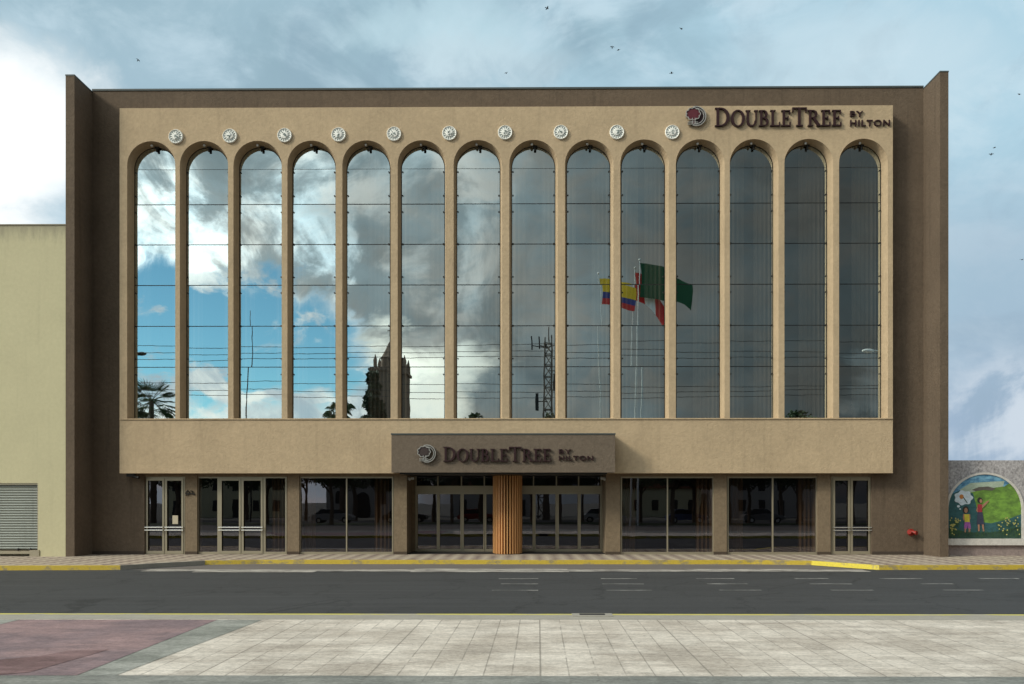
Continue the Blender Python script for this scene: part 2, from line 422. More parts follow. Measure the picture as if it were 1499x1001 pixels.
# lay-by surface and the dusty gutter line along it
g0 = [Gd(x, y, .0) for x, y in ((190, 834.5), (1270, 834.5))]
tag(MB().sheet([g0[0], g0[1], (g0[1][0]-2, 30.3), (g0[0][0]+3, 30.3)], .004).build('layby', DUST), kind='structure')
for a, b, y0, y1 in ((205, 1262, 834.2, 836.4), (600, 830, 833, 837.8), (1010, 1180, 833.4, 837), (280, 470, 834.6, 838)):
    (xa, ya), (xb, yb) = Gd(a, y1, 0), Gd(b, y0, 0)
    z = .008 if a == 205 else .012
    tag(MB().sheet([(xa, ya), (xb, ya), (xb, yb), (xa, yb)], z).build('gutter_line', WGUT), kind='structure')
for py, segs in ((864, ((720, 788), (888, 955), (1054, 1116), (1218, 1280), (1384, 1443))),
                 (854.7, ((733, 788), (882, 943), (1036, 1096), (1187, 1248), (1350, 1398))),
                 (847, ((730, 788), (880, 933), (1020, 1076), (1165, 1215), (1290, 1352), (1436, 1494)))):
    for a, b in segs:
        (xa, ya), (xb, _) = Gd(a, py+.45, 0), Gd(b, py+.45, 0); yb = Gd(a, py-.45, 0)[1]
        tag(MB().sheet([(xa, ya), (xb, ya), (xb, yb), (xa, yb)], .005).build('road_marking', WLINE), kind='structure')
# plaza on the near side
def slab(name, pts, z, m):
    return tag(MB().sheet([Gd(x, y, .15) for x, y in pts], z).build(name, m), kind='structure')
yk2 = Gd(767, 902.5, .15)[1]; yk3 = Gd(767, 907, .15)[1]; yfr = Gd(767, 990, .15)[1]
tag(MB().box(-120, 120, YK-.13, YK, -.05, .158).build('plaza_kerb', YELN), kind='structure')
tag(MB().box(-120, 120, yk3, YK-.132, -.05, .154).build('plaza_kerb', KERBC), kind='structure')
tag(MB().box(-120, 120, yfr, yk3-.002, -.05, .150).build('plaza', PAVE), kind='structure')
tag(MB().box(-120, 120, yfr-3.5, yfr-.002, -.05, .156).build('plaza', GREYP), kind='structure')
slab('plaza_band', [(-500, 907.4), (384, 907.4), (168, 989.6), (-1400, 989.6)], .154, GREENP)
slab('plaza_band', [(-500, 907.6), (318, 907.6), (112, 989.4), (-1400, 989.4)], .158, PINK)
slab('plaza_band', [(-120, 1003), (-120, 978), (60, 961), (100, 953.5), (160, 951.5), (145, 956), (42, 985.5), (0, 988.8)], .162, REDP)
slab('plaza_band', [(-60, 911), (-60, 907.6), (30, 907.6), (-10, 917), (-60, 925)], .162, GREENP)
xa_, xb_ = Gd(846, 899, .15)[0], Gd(886, 899, .15)[0]
mb = MB(); mb.box(xa_-.12, xb_+.12, YK-.34, YK+.03, .10, .166); tag(mb.build('drain_inlet', KERBC), kind='structure')
mb = MB(); mb.box(xa_, xb_, YK+.0301, YK+.034, .03, .13); mb.box(xa_+.02, xb_-.02, YK-.20, YK-.04, .160, .170); tag(mb.build('drain_opening', mat('drain_dark', (.01, .01, .01), .9)), kind='structure')
LAWN = mat('park_lawn', (.035, .05, .02), .95, .3, .5, .3, 10)
PARKP = mat('park_path_paving', (.12, .11, .10), .9, .2, 1, .2, 10)
tag(MB().box(-120, 120, -8, yfr-3.502, -.05, .12).build('plaza', PARKP), kind='structure')
tag(MB().box(-120, 120, -17, -8.002, -.05, .10).build('park_lawn', LAWN), kind='structure')
tag(MB().sheet([(-200, -28), (200, -28), (200, -17.002), (-200, -17.002)], -.004).build('park_road', ASPH), kind='structure')

# ------------------------------------------------------------------ THE HOTEL
zs = .15
hotel = thing('hotel_building', 'brown and beige hotel with fourteen tall arched mirror windows, canopy and tall side fins', 'building', (0, YB, zs))
def part(name, mb, m, par=hotel, smooth=False, label=None):
    o = mb.build(name, m, par, smooth)
    if label: o['label'] = label
    return o
xLi, xLo = X(109, YF), X(96, YF); xRi, xRo = X(1376, YF), X(1388.5, YF)
xWL, xWR = xLi, xRi                                     # rear wall spans between the fins
zT = Z(130.5, YB)
zFL = Z(104+734-734, YF) ; zFin = Z(108, YF)
xA, xB = X(175, YP), X(1307, YP)
zPt, zPb = Z(156, YP), Z(692.5, YP)
zG = Z(697.5, YB)                                        # head of the ground floor openings
# rear wall: strips round the facade panel, down to the ground at both ends
mb = MB()
mb.box(xWL, xA, YB, YB+.3, zs, zT); mb.box(xB, xWR, YB, YB+.3, zs, zT)
mb.box(xA, xB, YB, YB+.3, zPt-.3, zT)
part('wall', mb, BROWN)
mb = MB(); mb.box(xWL+.002, xWR-.002, YB-.03, YB+.33, zT, zT+.07)
part('roof_coping', mb, COPING)
mb = MB(); mb.box(xLi+.3, xRi-.3, YB+.34, YB+14, zT-.5, zT-.3); part('roof', mb, COPING)
mb = MB(); mb.box(xLi, xLi+.3, YB+.301, YB+14, zs, zT-.1); mb.box(xRi-.3, xRi, YB+.301, YB+14, zs, zT-.1)
mb.box(xLi, xRi, YB+14, YB+14.3, zs, zT-.1); part('side_and_back_wall', mb, BROWN)
for a, b in ((xLo, xLi), (xRi, xRo)):
    mb = MB(); mb.box(a+.001, b-.001, YF, YB+14.3, zs-.05, zFin); f = part('side_fin', mb, BROWN)
    mb = MB(); mb.box(a-.01, b+.01, YF-.01, YB+14.31, zFin, zFin+.05); part('fin_coping', mb, COPING, f)
# facade panel with arched openings
WC = [221.3, 298.5, 377, 456, 536.5, 617.5, 699.5, 781, 862.5, 943.5, 1025, 1104, 1184, 1264]
cxs = [X(c, YP) for c in WC]
HW, HG = .96, .875
zAt = Z(204.5, YP); zSp = zAt-HW; zSill = Z(612, YP)
def arch(c, hw, zb, zsp, n=20):                          # outline: bottom left, up, over, down to bottom right
    pts = [(c-hw, zb)]
    for i in range(n+1):
        a = math.pi - math.pi*i/n; pts.append((c+hw*math.cos(a), zsp+hw*math.sin(a)))
    return pts + [(c+hw, zb)]
def arcade(mb, y, hw, x0, x1, zb, zsill, zsp, zt):
    mb.quad((x0, y, zb), (x1, y, zb), (x1, y, zsill), (x0, y, zsill))
    edges = [x0] + sum([[c-hw, c+hw] for c in cxs], []) + [x1]
    for i in range(0, len(edges), 2):
        a, b = edges[i], edges[i+1]
        mb.quad((a, y, zsill), (b, y, zsill), (b, y, zsp), (a, y, zsp)); mb.quad((a, y, zsp), (b, y, zsp), (b, y, zt), (a, y, zt))
    for c in cxs:
        p = arch(c, hw, zsill, zsp)[1:-1]
        for (xa, za), (xb, zb_) in zip(p, p[1:]):
            mb.quad((xa, y, za), (xb, y, zb_), (xb, y, zt), (xa, y, zt))
mb = MB(); arcade(mb, YP, HW, xA, xB, zPb, zSill, zSp, zPt)
for c in cxs:
    o1 = arch(c, HW, zSill, zSp); o2 = arch(c, HG, zSill+.02, zSp+.01)
    n = len(o1)
    for i in range(n):
        j = (i+1) % n
        mb.quad((o1[i][0], YP, o1[i][1]), (o2[i][0], YG+.02, o2[i][1]), (o2[j][0], YG+.02, o2[j][1]), (o1[j][0], YP, o1[j][1]))
yb = YB+.25
mb.quad((xA, YP, zPb), (xA, yb, zPb), (xB, yb, zPb), (xB, YP, zPb)); mb.quad((xA, YP, zPt), (xB, YP, zPt), (xB, yb, zPt), (xA, yb, zPt))
mb.quad((xA, YP, zPb), (xA, YP, zPt), (xA, yb, zPt), (xA, yb, zPb)); mb.quad((xB, YP, zPb), (xB, yb, zPb), (xB, yb, zPt), (xB, YP, zPt))
part('facade_panel', mb, BEIGE)
mb = MB(); mb.box(xA+.01, xB-.01, YP-.035, YP-.002, zSill-.05, zSill-.015); part('sill_line', mb, BEIGE)
# windows
joints = [298.6, 357.5, 417, 477, 537]
zj = [Z(p, YG) for p in joints]
bolt_mesh = [None, None]
for i, c in enumerate(cxs):
    rnd = random.Random(50+i)
    p = arch(c, HG+.002, zSill-.05, zSp+.01, 24)
    yg = YG-.03
    zc = [Z(q, YG) for q in joints]
    # panes: one sheet cut at the joints, each pane a hair out of true
    mb = MB()
    lv = [zSill-.05] + sorted(zj) + [zSp]
    for k in range(len(lv)-1):
        e = rnd.uniform(-.0034, .0034); e2 = rnd.uniform(-.0034, .0034)
        mb.quad((c-HG, yg-e, lv[k]+.006), (c+HG, yg+e, lv[k]+.006), (c+HG, yg+e+e2, lv[k+1]-.006), (c-HG, yg-e+e2, lv[k+1]-.006))
    half = [(x, z) for x, z in p[1:-1]]
    mb.add([(x, yg, z+.0) for x, z in half], [tuple(range(len(half)-1, -1, -1))])
    W = part('arched_window', mb, GLASS)
    mb = MB()
    for k, z in enumerate(zj): mb.box(c-HG, c+HG, yg-.009, yg+.008, z-.014, z+.014)
    inner = arch(c, HG-.022, zSill-.05, zSp+.01, 24)
    for a in range(len(p)-1):
        mb.quad((p[a][0], yg-.012, p[a][1]), (inner[a][0], yg-.012, inner[a][1]), (inner[a+1][0], yg-.012, inner[a+1][1]), (p[a+1][0], yg-.012, p[a+1][1]))
    part('pane_joints', mb, GASK, W)
    for s in (-1, 1):
        xx = c+s*(HG-.055)
        for q, big in ((252, 0), (286.6, 0), (310.5, 0), (357.5, 1), (405.5, 0), (428.6, 0), (477, 1), (525, 0), (548, 0)):
            if bolt_mesh[big] is None:
                mb = MB(); mb.tube([(0, -.05, 0), (0, -.005, 0)], .036 if big else .027, 8); ob = part('glazing_bolt', mb, DARK, W); bolt_mesh[big] = ob.data
            else: ob = bpy.data.objects.new('glazing_bolt', bolt_mesh[big]); C.objects.link(ob); ob.parent = W
            ob.location = (xx, yg, Z(q, YG))
    mb = MB(); mb.tube([(c+.07, YG-.12, zSp+HG-.02), (c+.07, YG-.12, zSp+HG-.19)], .05, 8)
    mb.box(c-.02, c+.16, YG-.14, YG-.10, zSp+HG-.05, zSp+HG+.0)
    part('hanger_bracket', mb, DARK, W)
    mb = MB(); mb.ball((c-.06, YG-.28, zSp+HW-.10), .052, 10, 6); part('spotlight', mb, WHITE, W)
    # curtains behind the glass
    spans = []
    if i >= 4:
        k = rnd.random(); spans = [(-HG, -HG+rnd.uniform(.35, .9)), (rnd.uniform(.0, .35), HG)] if k > .35 else [(-.1, HG)]
    else: spans = [(-HG, -.4), (.45, HG)]
    for a, b in spans:
        mb = MB(); n = int((b-a)/.035)
        for q in range(n):
            x0, x1 = c+a+(b-a)*q/n, c+a+(b-a)*(q+1)/n
            y0 = YG+.45+.05*math.sin(q*1.3); y1 = YG+.45+.05*math.sin((q+1)*1.3)
            mb.quad((x0, y0, zSill), (x1, y1, zSill), (x1, y1, zSp+HG+.2), (x0, y0, zSp+HG+.2))
        part('curtain', mb, CURT, W, True)
# inside: dark rooms behind the glass
mb = MB(); mb.box(xA+.05, xB-.05, YG+3.0, YG+3.1, zs, zT-.6)
for q in (610, 494, 375, 262): mb.box(xA+.05, xB-.05, YG+.75, YG+2.99, Z(q, YG)-.15, Z(q, YG)+.1)
part('interior_rooms', mb, INT)
mb = MB(); mb.box(xWL+.31, xWR-.31, YB+.31, YB+13.9, zs-.02, zs+.005); part('interior_floor', mb, INT)
# medallions
mpx = [(258, 200.5), (337, 199.5), (417, 198.5), (496, 197.5), (577, 196.5), (658, 195.5), (739.5, 194.5), (821, 194), (903, 194), (984, 194)]
for px, py in mpx:
    x0, _, z0 = P(px, py, YP); mb = MB(); r = .285; N = 28
    prof = [(r, 0), (r, .05), (r*.93, .075), (r*.84, .05), (r*.80, .045), (r*.52, .055), (r*.46, .085), (r*.2, .09), (0.001, .10)]
    vs = [(x0+q*math.cos(2*math.pi*k/N), YP-d, z0+q*math.sin(2*math.pi*k/N)) for q, d in prof for k in range(N)]
    mb.add(vs, [(a*N+k, a*N+(k+1) % N, (a+1)*N+(k+1) % N, (a+1)*N+k) for a in range(len(prof)-1) for k in range(N)])
    md = part('medallion', mb, PLASTER)
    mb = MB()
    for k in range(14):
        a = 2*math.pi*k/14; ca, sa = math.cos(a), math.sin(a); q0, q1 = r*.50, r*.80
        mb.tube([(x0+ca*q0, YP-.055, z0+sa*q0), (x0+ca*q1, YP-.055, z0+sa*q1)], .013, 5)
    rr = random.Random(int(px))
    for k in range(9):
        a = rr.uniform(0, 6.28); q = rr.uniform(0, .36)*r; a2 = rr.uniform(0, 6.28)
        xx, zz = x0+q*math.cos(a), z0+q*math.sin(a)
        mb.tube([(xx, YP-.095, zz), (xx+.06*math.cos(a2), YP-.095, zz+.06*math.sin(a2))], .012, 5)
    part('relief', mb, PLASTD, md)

# canopy
ca, cb = X(573, YC), X(900.5, YC); zCt, zCb = Z(636, YC), zPb
mb = MB(); mb.box(ca, cb, YC, YP-.002, zCb-.002, zCt); cano = part('canopy', mb, CANOPY)
mb = MB(); mb.box(ca-.02, cb+.02, YC-.02, YP-.004, zCt, zCt+.05); part('canopy_coping', mb, COPING, cano)
mb = MB(); mb.box(ca+.3, cb-.3, YC+.1, YE+.3, zCb-.055, zCb-.01); part('canopy_soffit', mb, DARK, cano)

# ------------------------------------------------------------------ signs
def ring(cx, cz, ro, rz, ri, riz, a0, a1, n=18):
    out = []
    for i in range(n):
        t0, t1 = a0+(a1-a0)*i/n, a0+(a1-a0)*(i+1)/n
        out.append([(cx+ro*math.cos(t0), cz+rz*math.sin(t0)), (cx+ro*math.cos(t1), cz+rz*math.sin(t1)), (cx+ri*math.cos(t1), cz+riz*math.sin(t1)), (cx+ri*math.cos(t0), cz+riz*math.sin(t0))])
    return out
def rc(x0, x1, z0, z1): return [[(x0, z0), (x1, z0), (x1, z1), (x0, z1)]]
PI = math.pi
def glyph(ch):
    s, t = .15, .068
    stem = rc(.10, .10+s, 0, 1) + rc(0, .38, 0, t*.8) + rc(0, .38, 1-t*.8, 1)
    if ch == 'D': return stem + ring(.34, .5, .56, .5, .37, .43, -PI/2, PI/2, 14) + rc(.2, .34, 0, t) + rc(.2, .34, 1-t, 1), .95
    if ch == 'O': return ring(.50, .5, .50, .53, .31, .46, 0, 2*PI, 26), 1.04
    if ch == 'U': return rc(.08, .08+s, .32, 1) + rc(0, .34, 1-t*.8, 1) + rc(.70, .78, .32, 1) + rc(.60, .88, 1-t*.8, 1) + ring(.43, .34, .35, .36, .20, .27, PI, 2*PI, 14), .92
    if ch == 'B': return stem + ring(.32, .755, .30, .245, .14, .18, -PI/2, PI/2, 10) + ring(.34, .27, .36, .27, .19, .20, -PI/2, PI/2, 10) + rc(.2, .34, .48, .54) + rc(.2, .34, 0, .07) + rc(.2, .34, .93, 1), .78
    if ch == 'L': return stem[:1] + rc(0, .38, 1-t*.8, 1) + rc(0, .70, 0, t) + rc(.63, .70, t, .26), .76
    if ch == 'E': return stem[:1] + rc(0, .66, 0, t) + rc(0, .63, 1-t, 1) + rc(.2, .50, .47, .54) + rc(.59, .66, t, .26) + rc(.56, .63, .77, 1-t) + rc(.45, .50, .38, .63), .74
    if ch == 'T': return rc(.36, .36+s, 0, 1) + rc(.24, .66, 0, t*.8) + rc(0, .89, 1-t, 1) + rc(0, .07, .76, 1-t) + rc(.82, .89, .76, 1-t), .93
    if ch == 'R': return stem + ring(.34, .74, .34, .26, .17, .19, -PI/2, PI/2, 12) + rc(.2, .36, .48, .55) + rc(.2, .36, .93, 1) + [[(.34, .50), (.52, .50), (.92, 0), (.70, 0)]] + rc(.62, .98, 0, .05), .93
def lettering(name, x0, x1, z0, hb, hs, y, dep, m, par, label):
    word = 'DOUBLETREE'; items = []; cur = 0
    for k, ch in enumerate(word):
        h = hb if k in (0, 6) else hs
        g, wd = glyph(ch); items.append((g, cur, h)); cur += (wd*.95+.07)*h
    sx = (x1-x0)/cur; mb = MB()
    for k, (g, off, h) in enumerate(items):
        for q, poly in enumerate(g):
            mb.prism_xz([(x0+(off+px*h)*sx, z0+pz*h) for px, pz in poly], y-dep-(q % 40)*.0004, y-.01)
    return part(name, mb, m, par, label=label)
def sans(name, txt, x0, z0, wid, hgt, y, m, par):
    cu = bpy.data.curves.new('t', 'FONT'); cu.body = txt; cu.extrude = .5; cu.offset = .010; cu.space_character = 1.15
    to = bpy.data.objects.new('t', cu); C.objects.link(to)
    dg = bpy.context.evaluated_depsgraph_get(); dg.update(); me = bpy.data.meshes.new_from_object(to.evaluated_get(dg))
    bpy.data.objects.remove(to)
    xs = [q.co.x for q in me.vertices]; ys = [q.co.y for q in me.vertices]
    ax, bx, ay_, by = min(xs), max(xs), min(ys), max(ys)
    mb = MB(); mb.v = [(x0+(q.co.x-ax)/(bx-ax)*wid, y-.035-q.co.z*.06, z0+(q.co.y-ay_)/(by-ay_)*hgt) for q in me.vertices]
    mb.f = [list(p_.vertices) for p_ in me.polygons]; mb.mi = [0]*len(mb.f)
    return part(name, mb, m, par)
def emblem(cx, cz, r, y, par, mtree):
    mb = MB()
    for k, (q, wd) in enumerate(((1.0, .085), (.80, .07))):
        for poly in ring(cx+.10*r, cz, r*q, r*q, r*(q-wd), r*(q-wd), -.62*PI, .62*PI if k == 0 else .55*PI, 24): mb.prism_xz(poly, y-.09-k*.001, y-.01)
    for k in range(9):
        a = 2*PI*k/9; bx_, bz = cx-.22*r+.50*r*math.cos(a), cz+.20*r+.42*r*math.sin(a)
        for poly in ring(bx_, bz, .27*r, .25*r, .20*r, .18*r, a-1.3, a+1.3, 8): mb.prism_xz(poly, y-.11-k*.0006, y-.01)
    for k in (-1, 1):
        mb.prism_xz([(cx-.16*r+k*.10*r, cz-.2*r), (cx-.16*r+k*.17*r, cz-.2*r), (cx-.16*r+k*.20*r, cz-.85*r), (cx-.16*r+k*.13*r, cz-.85*r)][::k], y-.10, y-.01)
    for k in range(3): mb.box(cx-.75*r, cx+.25*r, y-.095-k*.001, y-.01, cz-(.55+.13*k)*r, cz-(.59+.13*k)*r)
    e = part('emblem', mb, SILVER, par)
    return e
def emblem_fill(cx, cz, r, y, par, m):
    mb = MB()
    for k in range(7):
        a = 2*PI*k/7; mb.prism_xz([(cx-.22*r+.44*r*math.cos(a)+.26*r*math.cos(b), cz+.20*r+.37*r*math.sin(a)+.25*r*math.sin(b)) for b in [2*PI*i/12 for i in range(12)]], y-.085-k*.0008, y-.01)
    mb.prism_xz([(cx-.22*r+.46*r*math.cos(b), cz+.20*r+.40*r*math.sin(b)) for b in [2*PI*i/12 for i in range(12)]], y-.095, y-.01)
    mb.prism_xz([(cx-.28*r, cz-.85*r), (cx-.04*r, cz-.85*r), (cx-.08*r, cz), (cx-.24*r, cz)], y-.084, y-.01)
    return part('emblem_tree', mb, m, par)
def sign(Y, word, by, hil, emb, silverless, label):
    wx0, wx1, wt, wb = word; root = None
    s_ = F/Y
    root = lettering('sign_lettering', X(wx0, Y), X(wx1, Y), Z(wb, Y), (wb-wt)/s_, (wb-wt)*.86/s_, Y, .09, MAROON, hotel, label)
    for (a, b, t_, bb), tx in ((by, 'BY'), (hil, 'HILTON')):
        sans('small_lettering', tx, X(a, Y), Z(bb, Y), X(b, Y)-X(a, Y), (bb-t_)/s_, Y, MAROON, root)
    cx_, _, cz_ = P(emb[0], emb[1], Y); r = emb[2]/s_
    if silverless:
        mb = MB(); mb.prism_xz([(cx_+.05*r+1.02*r*math.cos(b), cz_+1.0*r*math.sin(b)) for b in [2*PI*i/28-PI*.62 for i in range(19)]], Y-.05, Y-.01)
        part('emblem_back', mb, MAROON, root)
    emblem_fill(cx_, cz_, r, Y-.02, root, mat('emblem_maroon' if silverless else 'emblem_brown', (.11, .025, .035) if silverless else (.055, .04, .038), .4))
    emblem(cx_, cz_, r, Y-.02, root, None)
sign(YP, (1046, 1233, 160, 187), (1244, 1263, 165, 173), (1244, 1302, 178, 187), (1017, 171.5, 14.5), True, 'dark maroon serif hotel name at the top right of the facade')
sign(YC, (649, 808, 654, 675.5), (818, 836, 657.5, 664), (818, 868, 667, 674), (624, 664, 13), False, 'dark serif hotel name on the canopy front')

# ------------------------------------------------------------------ ground floor
def X2(px): return X(px, YB)
yd = YB+.12
for a, b in ((271, 288.5), (420.5, 438), (576.5, 595.5), (887, 908), (1045.5, 1064), (1197, 1216)):
    mb = MB(); deep = YE+.2 if (a in (576.5, 887)) else YB+.5
    mb.box(X2(a), X2(b), YB, deep, zs, zPb+.1 if False else zPb-.002); p_ = part('pillar', mb, PILLAR)
    mb = MB(); mb.box(X2(a)-.008, X2(b)+.008, YB-.012, YB+.3, zs, zs+.12); part('pillar_base', mb, mat('brown_plinth', (.07, .05, .035), .8), p_)
PL = mat('brown_wall_plinth', (.06, .045, .035), .85)
mb = MB(); mb.box(xWL+.002, X2(211), YB-.012, YB-.001, zs, zs+.13); part('wall_plinth', mb, PL); mb = MB(); mb.box(X2(1276.5), xWR-.002, YB-.012, YB-.001, zs, zs+.13); part('wall_plinth', mb, PL)
mb = MB(); mb.box(xA-.001, X2(211.5), YB+.001, YB+.28, zs, zPb+.3); part('end_wall', mb, BROWN); mb = MB(); mb.box(X2(1276), xB+.001, YB+.001, YB+.28, zs, zPb+.3); part('end_wall', mb, BROWN)
# header above openings
hz = zPb-.002
for a, b in ((211.5, 271), (288.5, 420.5), (438, 576.5), (908, 1045.5), (1064, 1197), (1216, 1276)):
    mb2 = MB(); mb2.box(X2(a), X2(b), YB+.03, YB+.3, zG, hz); part('opening_header', mb2, PILLAR)
def glazing(name, a, b, ztop, y, fr, posts, label=None, glass=GLASSG, par=hotel, zb=zs):
    """frame from pixel a to b with posts [(pixel, width)], glass behind"""
    x0, x1 = X(a, y), X(b, y)
    mb = MB(); mb.quad((x0, y+.03, zb+.05), (x1, y+.03, zb+.05), (x1, y+.03, ztop-.02), (x0, y+.03, ztop-.02))
    g = part(name, mb, glass, par, label=label)
    mb = MB()
    mb.box(x0, x0+fr, y-.03, y+.06, zb, ztop); mb.box(x1-fr, x1, y-.03, y+.06, zb, ztop)
    mb.box(x0+fr, x1-fr, y-.028, y+.058, ztop-.06, ztop); mb.box(x0+fr, x1-fr, y-.028, y+.058, zb, zb+.10)
    for q, wd in posts: xx = X(q, y); mb.box(xx-wd/2, xx+wd/2, y-.026, y+.056, zb+.10, ztop-.06)
    part('frame', mb, ALU, g)
    return g
def leaf(g, a, b, y, ztop, st=.075):
    x0, x1 = X(a, y), X(b, y); mb = MB()
    mb.box(x0, x0+st, y-.05, y-.031, zs+.02, ztop); mb.box(x1-st, x1, y-.05, y-.031, zs+.02, ztop)
    mb.box(x0+st, x1-st, y-.049, y-.031, ztop-.10, ztop); mb.box(x0+st, x1-st, y-.049, y-.031, zs+.02, zs+.14)
    l = part('door_leaf', mb, ALU, g)
def bars(g, a, b, y):
    for q in (771.8, 776):
        mb = MB(); mb.tube([(X(a, y), y-.13, Z(q, y)), (X(b, y), y-.13, Z(q, y))], .022, 8)
        for e in (a+.8, b-.8): mb.tube([(X(e, y), y-.125, Z(q, y)), (X(e, y), y-.03, Z(q, y))], .016, 6)
        part('push_bar', mb, STEEL, g)
zl = zG-.06
g = glazing('glass_door', 212, 271, zG, yd, .06, [(241.5, .05)]); leaf(g, 214.5, 241, yd, zl); leaf(g, 242.5, 269, yd, zl); bars(g, 214, 240.5, yd); bars(g, 243, 270, yd)
mb = MB(); mb.box(X(252.5, yd), X(260.5, yd), yd-.004, yd+.022, Z(767, yd), Z(754.5, yd)); part('notice', mb, PAPER, g)
g = glazing('glass_door', 289, 420, zG, yd, .06, [(320.5, .11), (353.5, .05), (387, .11)]); leaf(g, 322.5, 353, yd, zl); leaf(g, 354.5, 385, yd, zl); bars(g, 321, 352.5, yd); bars(g, 355, 386, yd)
g = glazing('shop_window', 438.5, 576, zG, yd, .055, [(507.5, .05)])
g = glazing('shop_window', 908.5, 1045, zG, yd, .055, [(977, .05)])
g = glazing('shop_window', 1064.5, 1196.5, zG, yd, .055, [(1131, .05)])
g = glazing('glass_door', 1216.5, 1275.5, zG, yd, .06, [(1244, .05)]); leaf(g, 1219, 1243.5, yd, zl); leaf(g, 1245, 1273, yd, zl); bars(g, 1218, 1243, yd); bars(g, 1245, 1274, yd)
# curtains and a little furniture behind the shop windows
def drape(a, b, y, zt_, m=CURTB):
    x0, x1 = X(a, y), X(b, y); n = max(6, int((x1-x0)/.03)); mb = MB()
    for q in range(n):
        ya, yc_ = y+.05*math.sin(q*1.15), y+.05*math.sin((q+1)*1.15)
        mb.quad((x0+(x1-x0)*q/n, ya, zs+.03), (x0+(x1-x0)*(q+1)/n, yc_, zs+.03), (x0+(x1-x0)*(q+1)/n, yc_, zt_), (x0+(x1-x0)*q/n, ya, zt_))
    part('drape', mb, m, hotel, True)
yq = YB+.55
for a, b in ((443, 462), (548, 570), (911, 930), (1018, 1041), (1068, 1088), (1168, 1192), (398, 417)): drape(a, b, yq, zG)
# recessed entrance
xe0, xe1 = X(607, YE), X(882, YE); zH = Z(718, YE)
def slid(a, b, posts, leaves):
    g = glazing('sliding_door', a, b, zH, YE, .07, [(q, .06) for q in posts])
    for l0, l1 in leaves: leaf(g, l0, l1, YE, zH-.05, .042)
    x0, x1 = X(a, YE), X(b, YE)
    mb = MB(); mb.box(x0, x1, YE-.07, YE+.08, zH, zH+.20); part('door_head', mb, ALU, g)
    mb = MB(); mb.quad((x0, YE+.03, zH+.2), (x1, YE+.03, zH+.2), (x1, YE+.03, zPb-.1), (x0, YE+.03, zPb-.1)); tl = part('transom_light', mb, GLASSG, g)
    for q in [a+1]+[l1 for l0, l1 in leaves]:
        mb = MB(); mb.box(X(q, YE)-.025, X(q, YE)+.025, YE-.02, YE+.029, zH+.2, zPb-.02); part('transom_bar', mb, ALU, g)
slid(608, 727, (642, 676.5, 710), ((610, 641), (642.5, 675.5), (677.5, 709), (710.5, 726)))
slid(760, 882, (782, 815.5, 848), ((762, 781), (782.5, 814.5), (816.5, 847), (848.5, 880)))
mb = MB(); mb.box(X(596.5, YB)+.0, X(886.5, YB), YB+.3, YE-.08, zs-.02, zs+.03); part('entrance_mat', mb, mat('entrance_dark_mat', (.03, .027, .025), .95))
mb = MB()
xj0, xj1 = X2(595.5), X2(887)
mb.box(xj0+.001, X(607.8, YE), YE-.1, YE+.2, zs, zPb-.06); mb.box(X(882.2, YE), xj1-.001, YE-.1, YE+.2, zs, zPb-.06); part('entrance_jamb', mb, PILLAR)
for a, s in ((599, 1), (885.5, -1)):
    x_ = X2(a); zz = Z(700.5, YB)
    mb = MB(); mb.box(x_-.14, x_+.14, YB+.25, YB+.40, zz-.03, zz+.06); mb.tube([(x_, YB+.25, zz), (x_, YB+.13, zz-.03)], .05, 8); part('wall_lamp', mb, WHITE)
# slatted column
xc = X(742.5, YB); yc = YB+.60; mb = MB(); rad = .50
mb.tube([(xc, yc, zs), (xc, yc, zPb-.06)], rad-.05, 32); col = part('round_column', mb, WOODD, hotel, True)
nsl = 32
for k in range(nsl):
    a = 2*PI*k/nsl; ca_, sa_ = math.cos(a), math.sin(a)
    mb = MB(); hw_, t_ = .022, .10
    q = []
    for rr_, ss in ((rad-.05, -1), (rad-.05, 1), (rad+t_-.0, 1), (rad+t_-.0, -1)):
        q.append((xc+ca_*rr_-sa_*ss*hw_, yc+sa_*rr_+ca_*ss*hw_))
    mb.prism_xy(q[::-1], zs+.02, zPb-.07); part('slat', mb, WOOD, col)
# number plate, camera under the panel, hydrant connection
mb = MB()
x_, _, z_ = P(277.5, 722, YB-.02)
mb.tube([(x_-.16, YB-.03, z_+.02), (x_-.08, YB-.03, z_+.12), (x_, YB-.03, z_+.05), (x_-.04, YB-.03, z_-.06), (x_-.16, YB-.03, z_-.08)], .022, 6)
mb.tube([(x_+.04, YB-.03, z_+.10), (x_+.13, YB-.03, z_+.08), (x_+.10, YB-.03, z_-.0), (x_+.20, YB-.03, z_-.07)], .022, 6)
mb.box(x_-.17, x_+.2, YB-.04, YB-.001, z_-.035, z_+.0)
part('house_number', mb, DARK)
mb = MB(); x_, _, z_ = P(196, 697.5, YP+.25); mb.box(x_-.28, x_+.05, YP+.2, YP+.3, z_+.0, zPb-.001); mb.tube([(x_, YP+.2, z_), (x_+.25, YP+.15, z_-.04)], .055, 8); part('security_camera', mb, DARK)
mb = MB(); x_, _, z_ = P(1333, 779, YB)
for s in (-1, 1): mb.tube([(x_+s*.03, YB-.02, z_+s*.015), (x_+s*.13, YB-.17, z_-s*.02)], [.075, .065], 10); mb.tube([(x_+s*.13, YB-.17, z_-s*.02), (x_+s*.15, YB-.20, z_-s*.02)], .085, 10)
mb.tube([(x_, YB-.001, z_), (x_, YB-.05, z_)], .14, 14); part('fire_hose_connection', mb, RED)

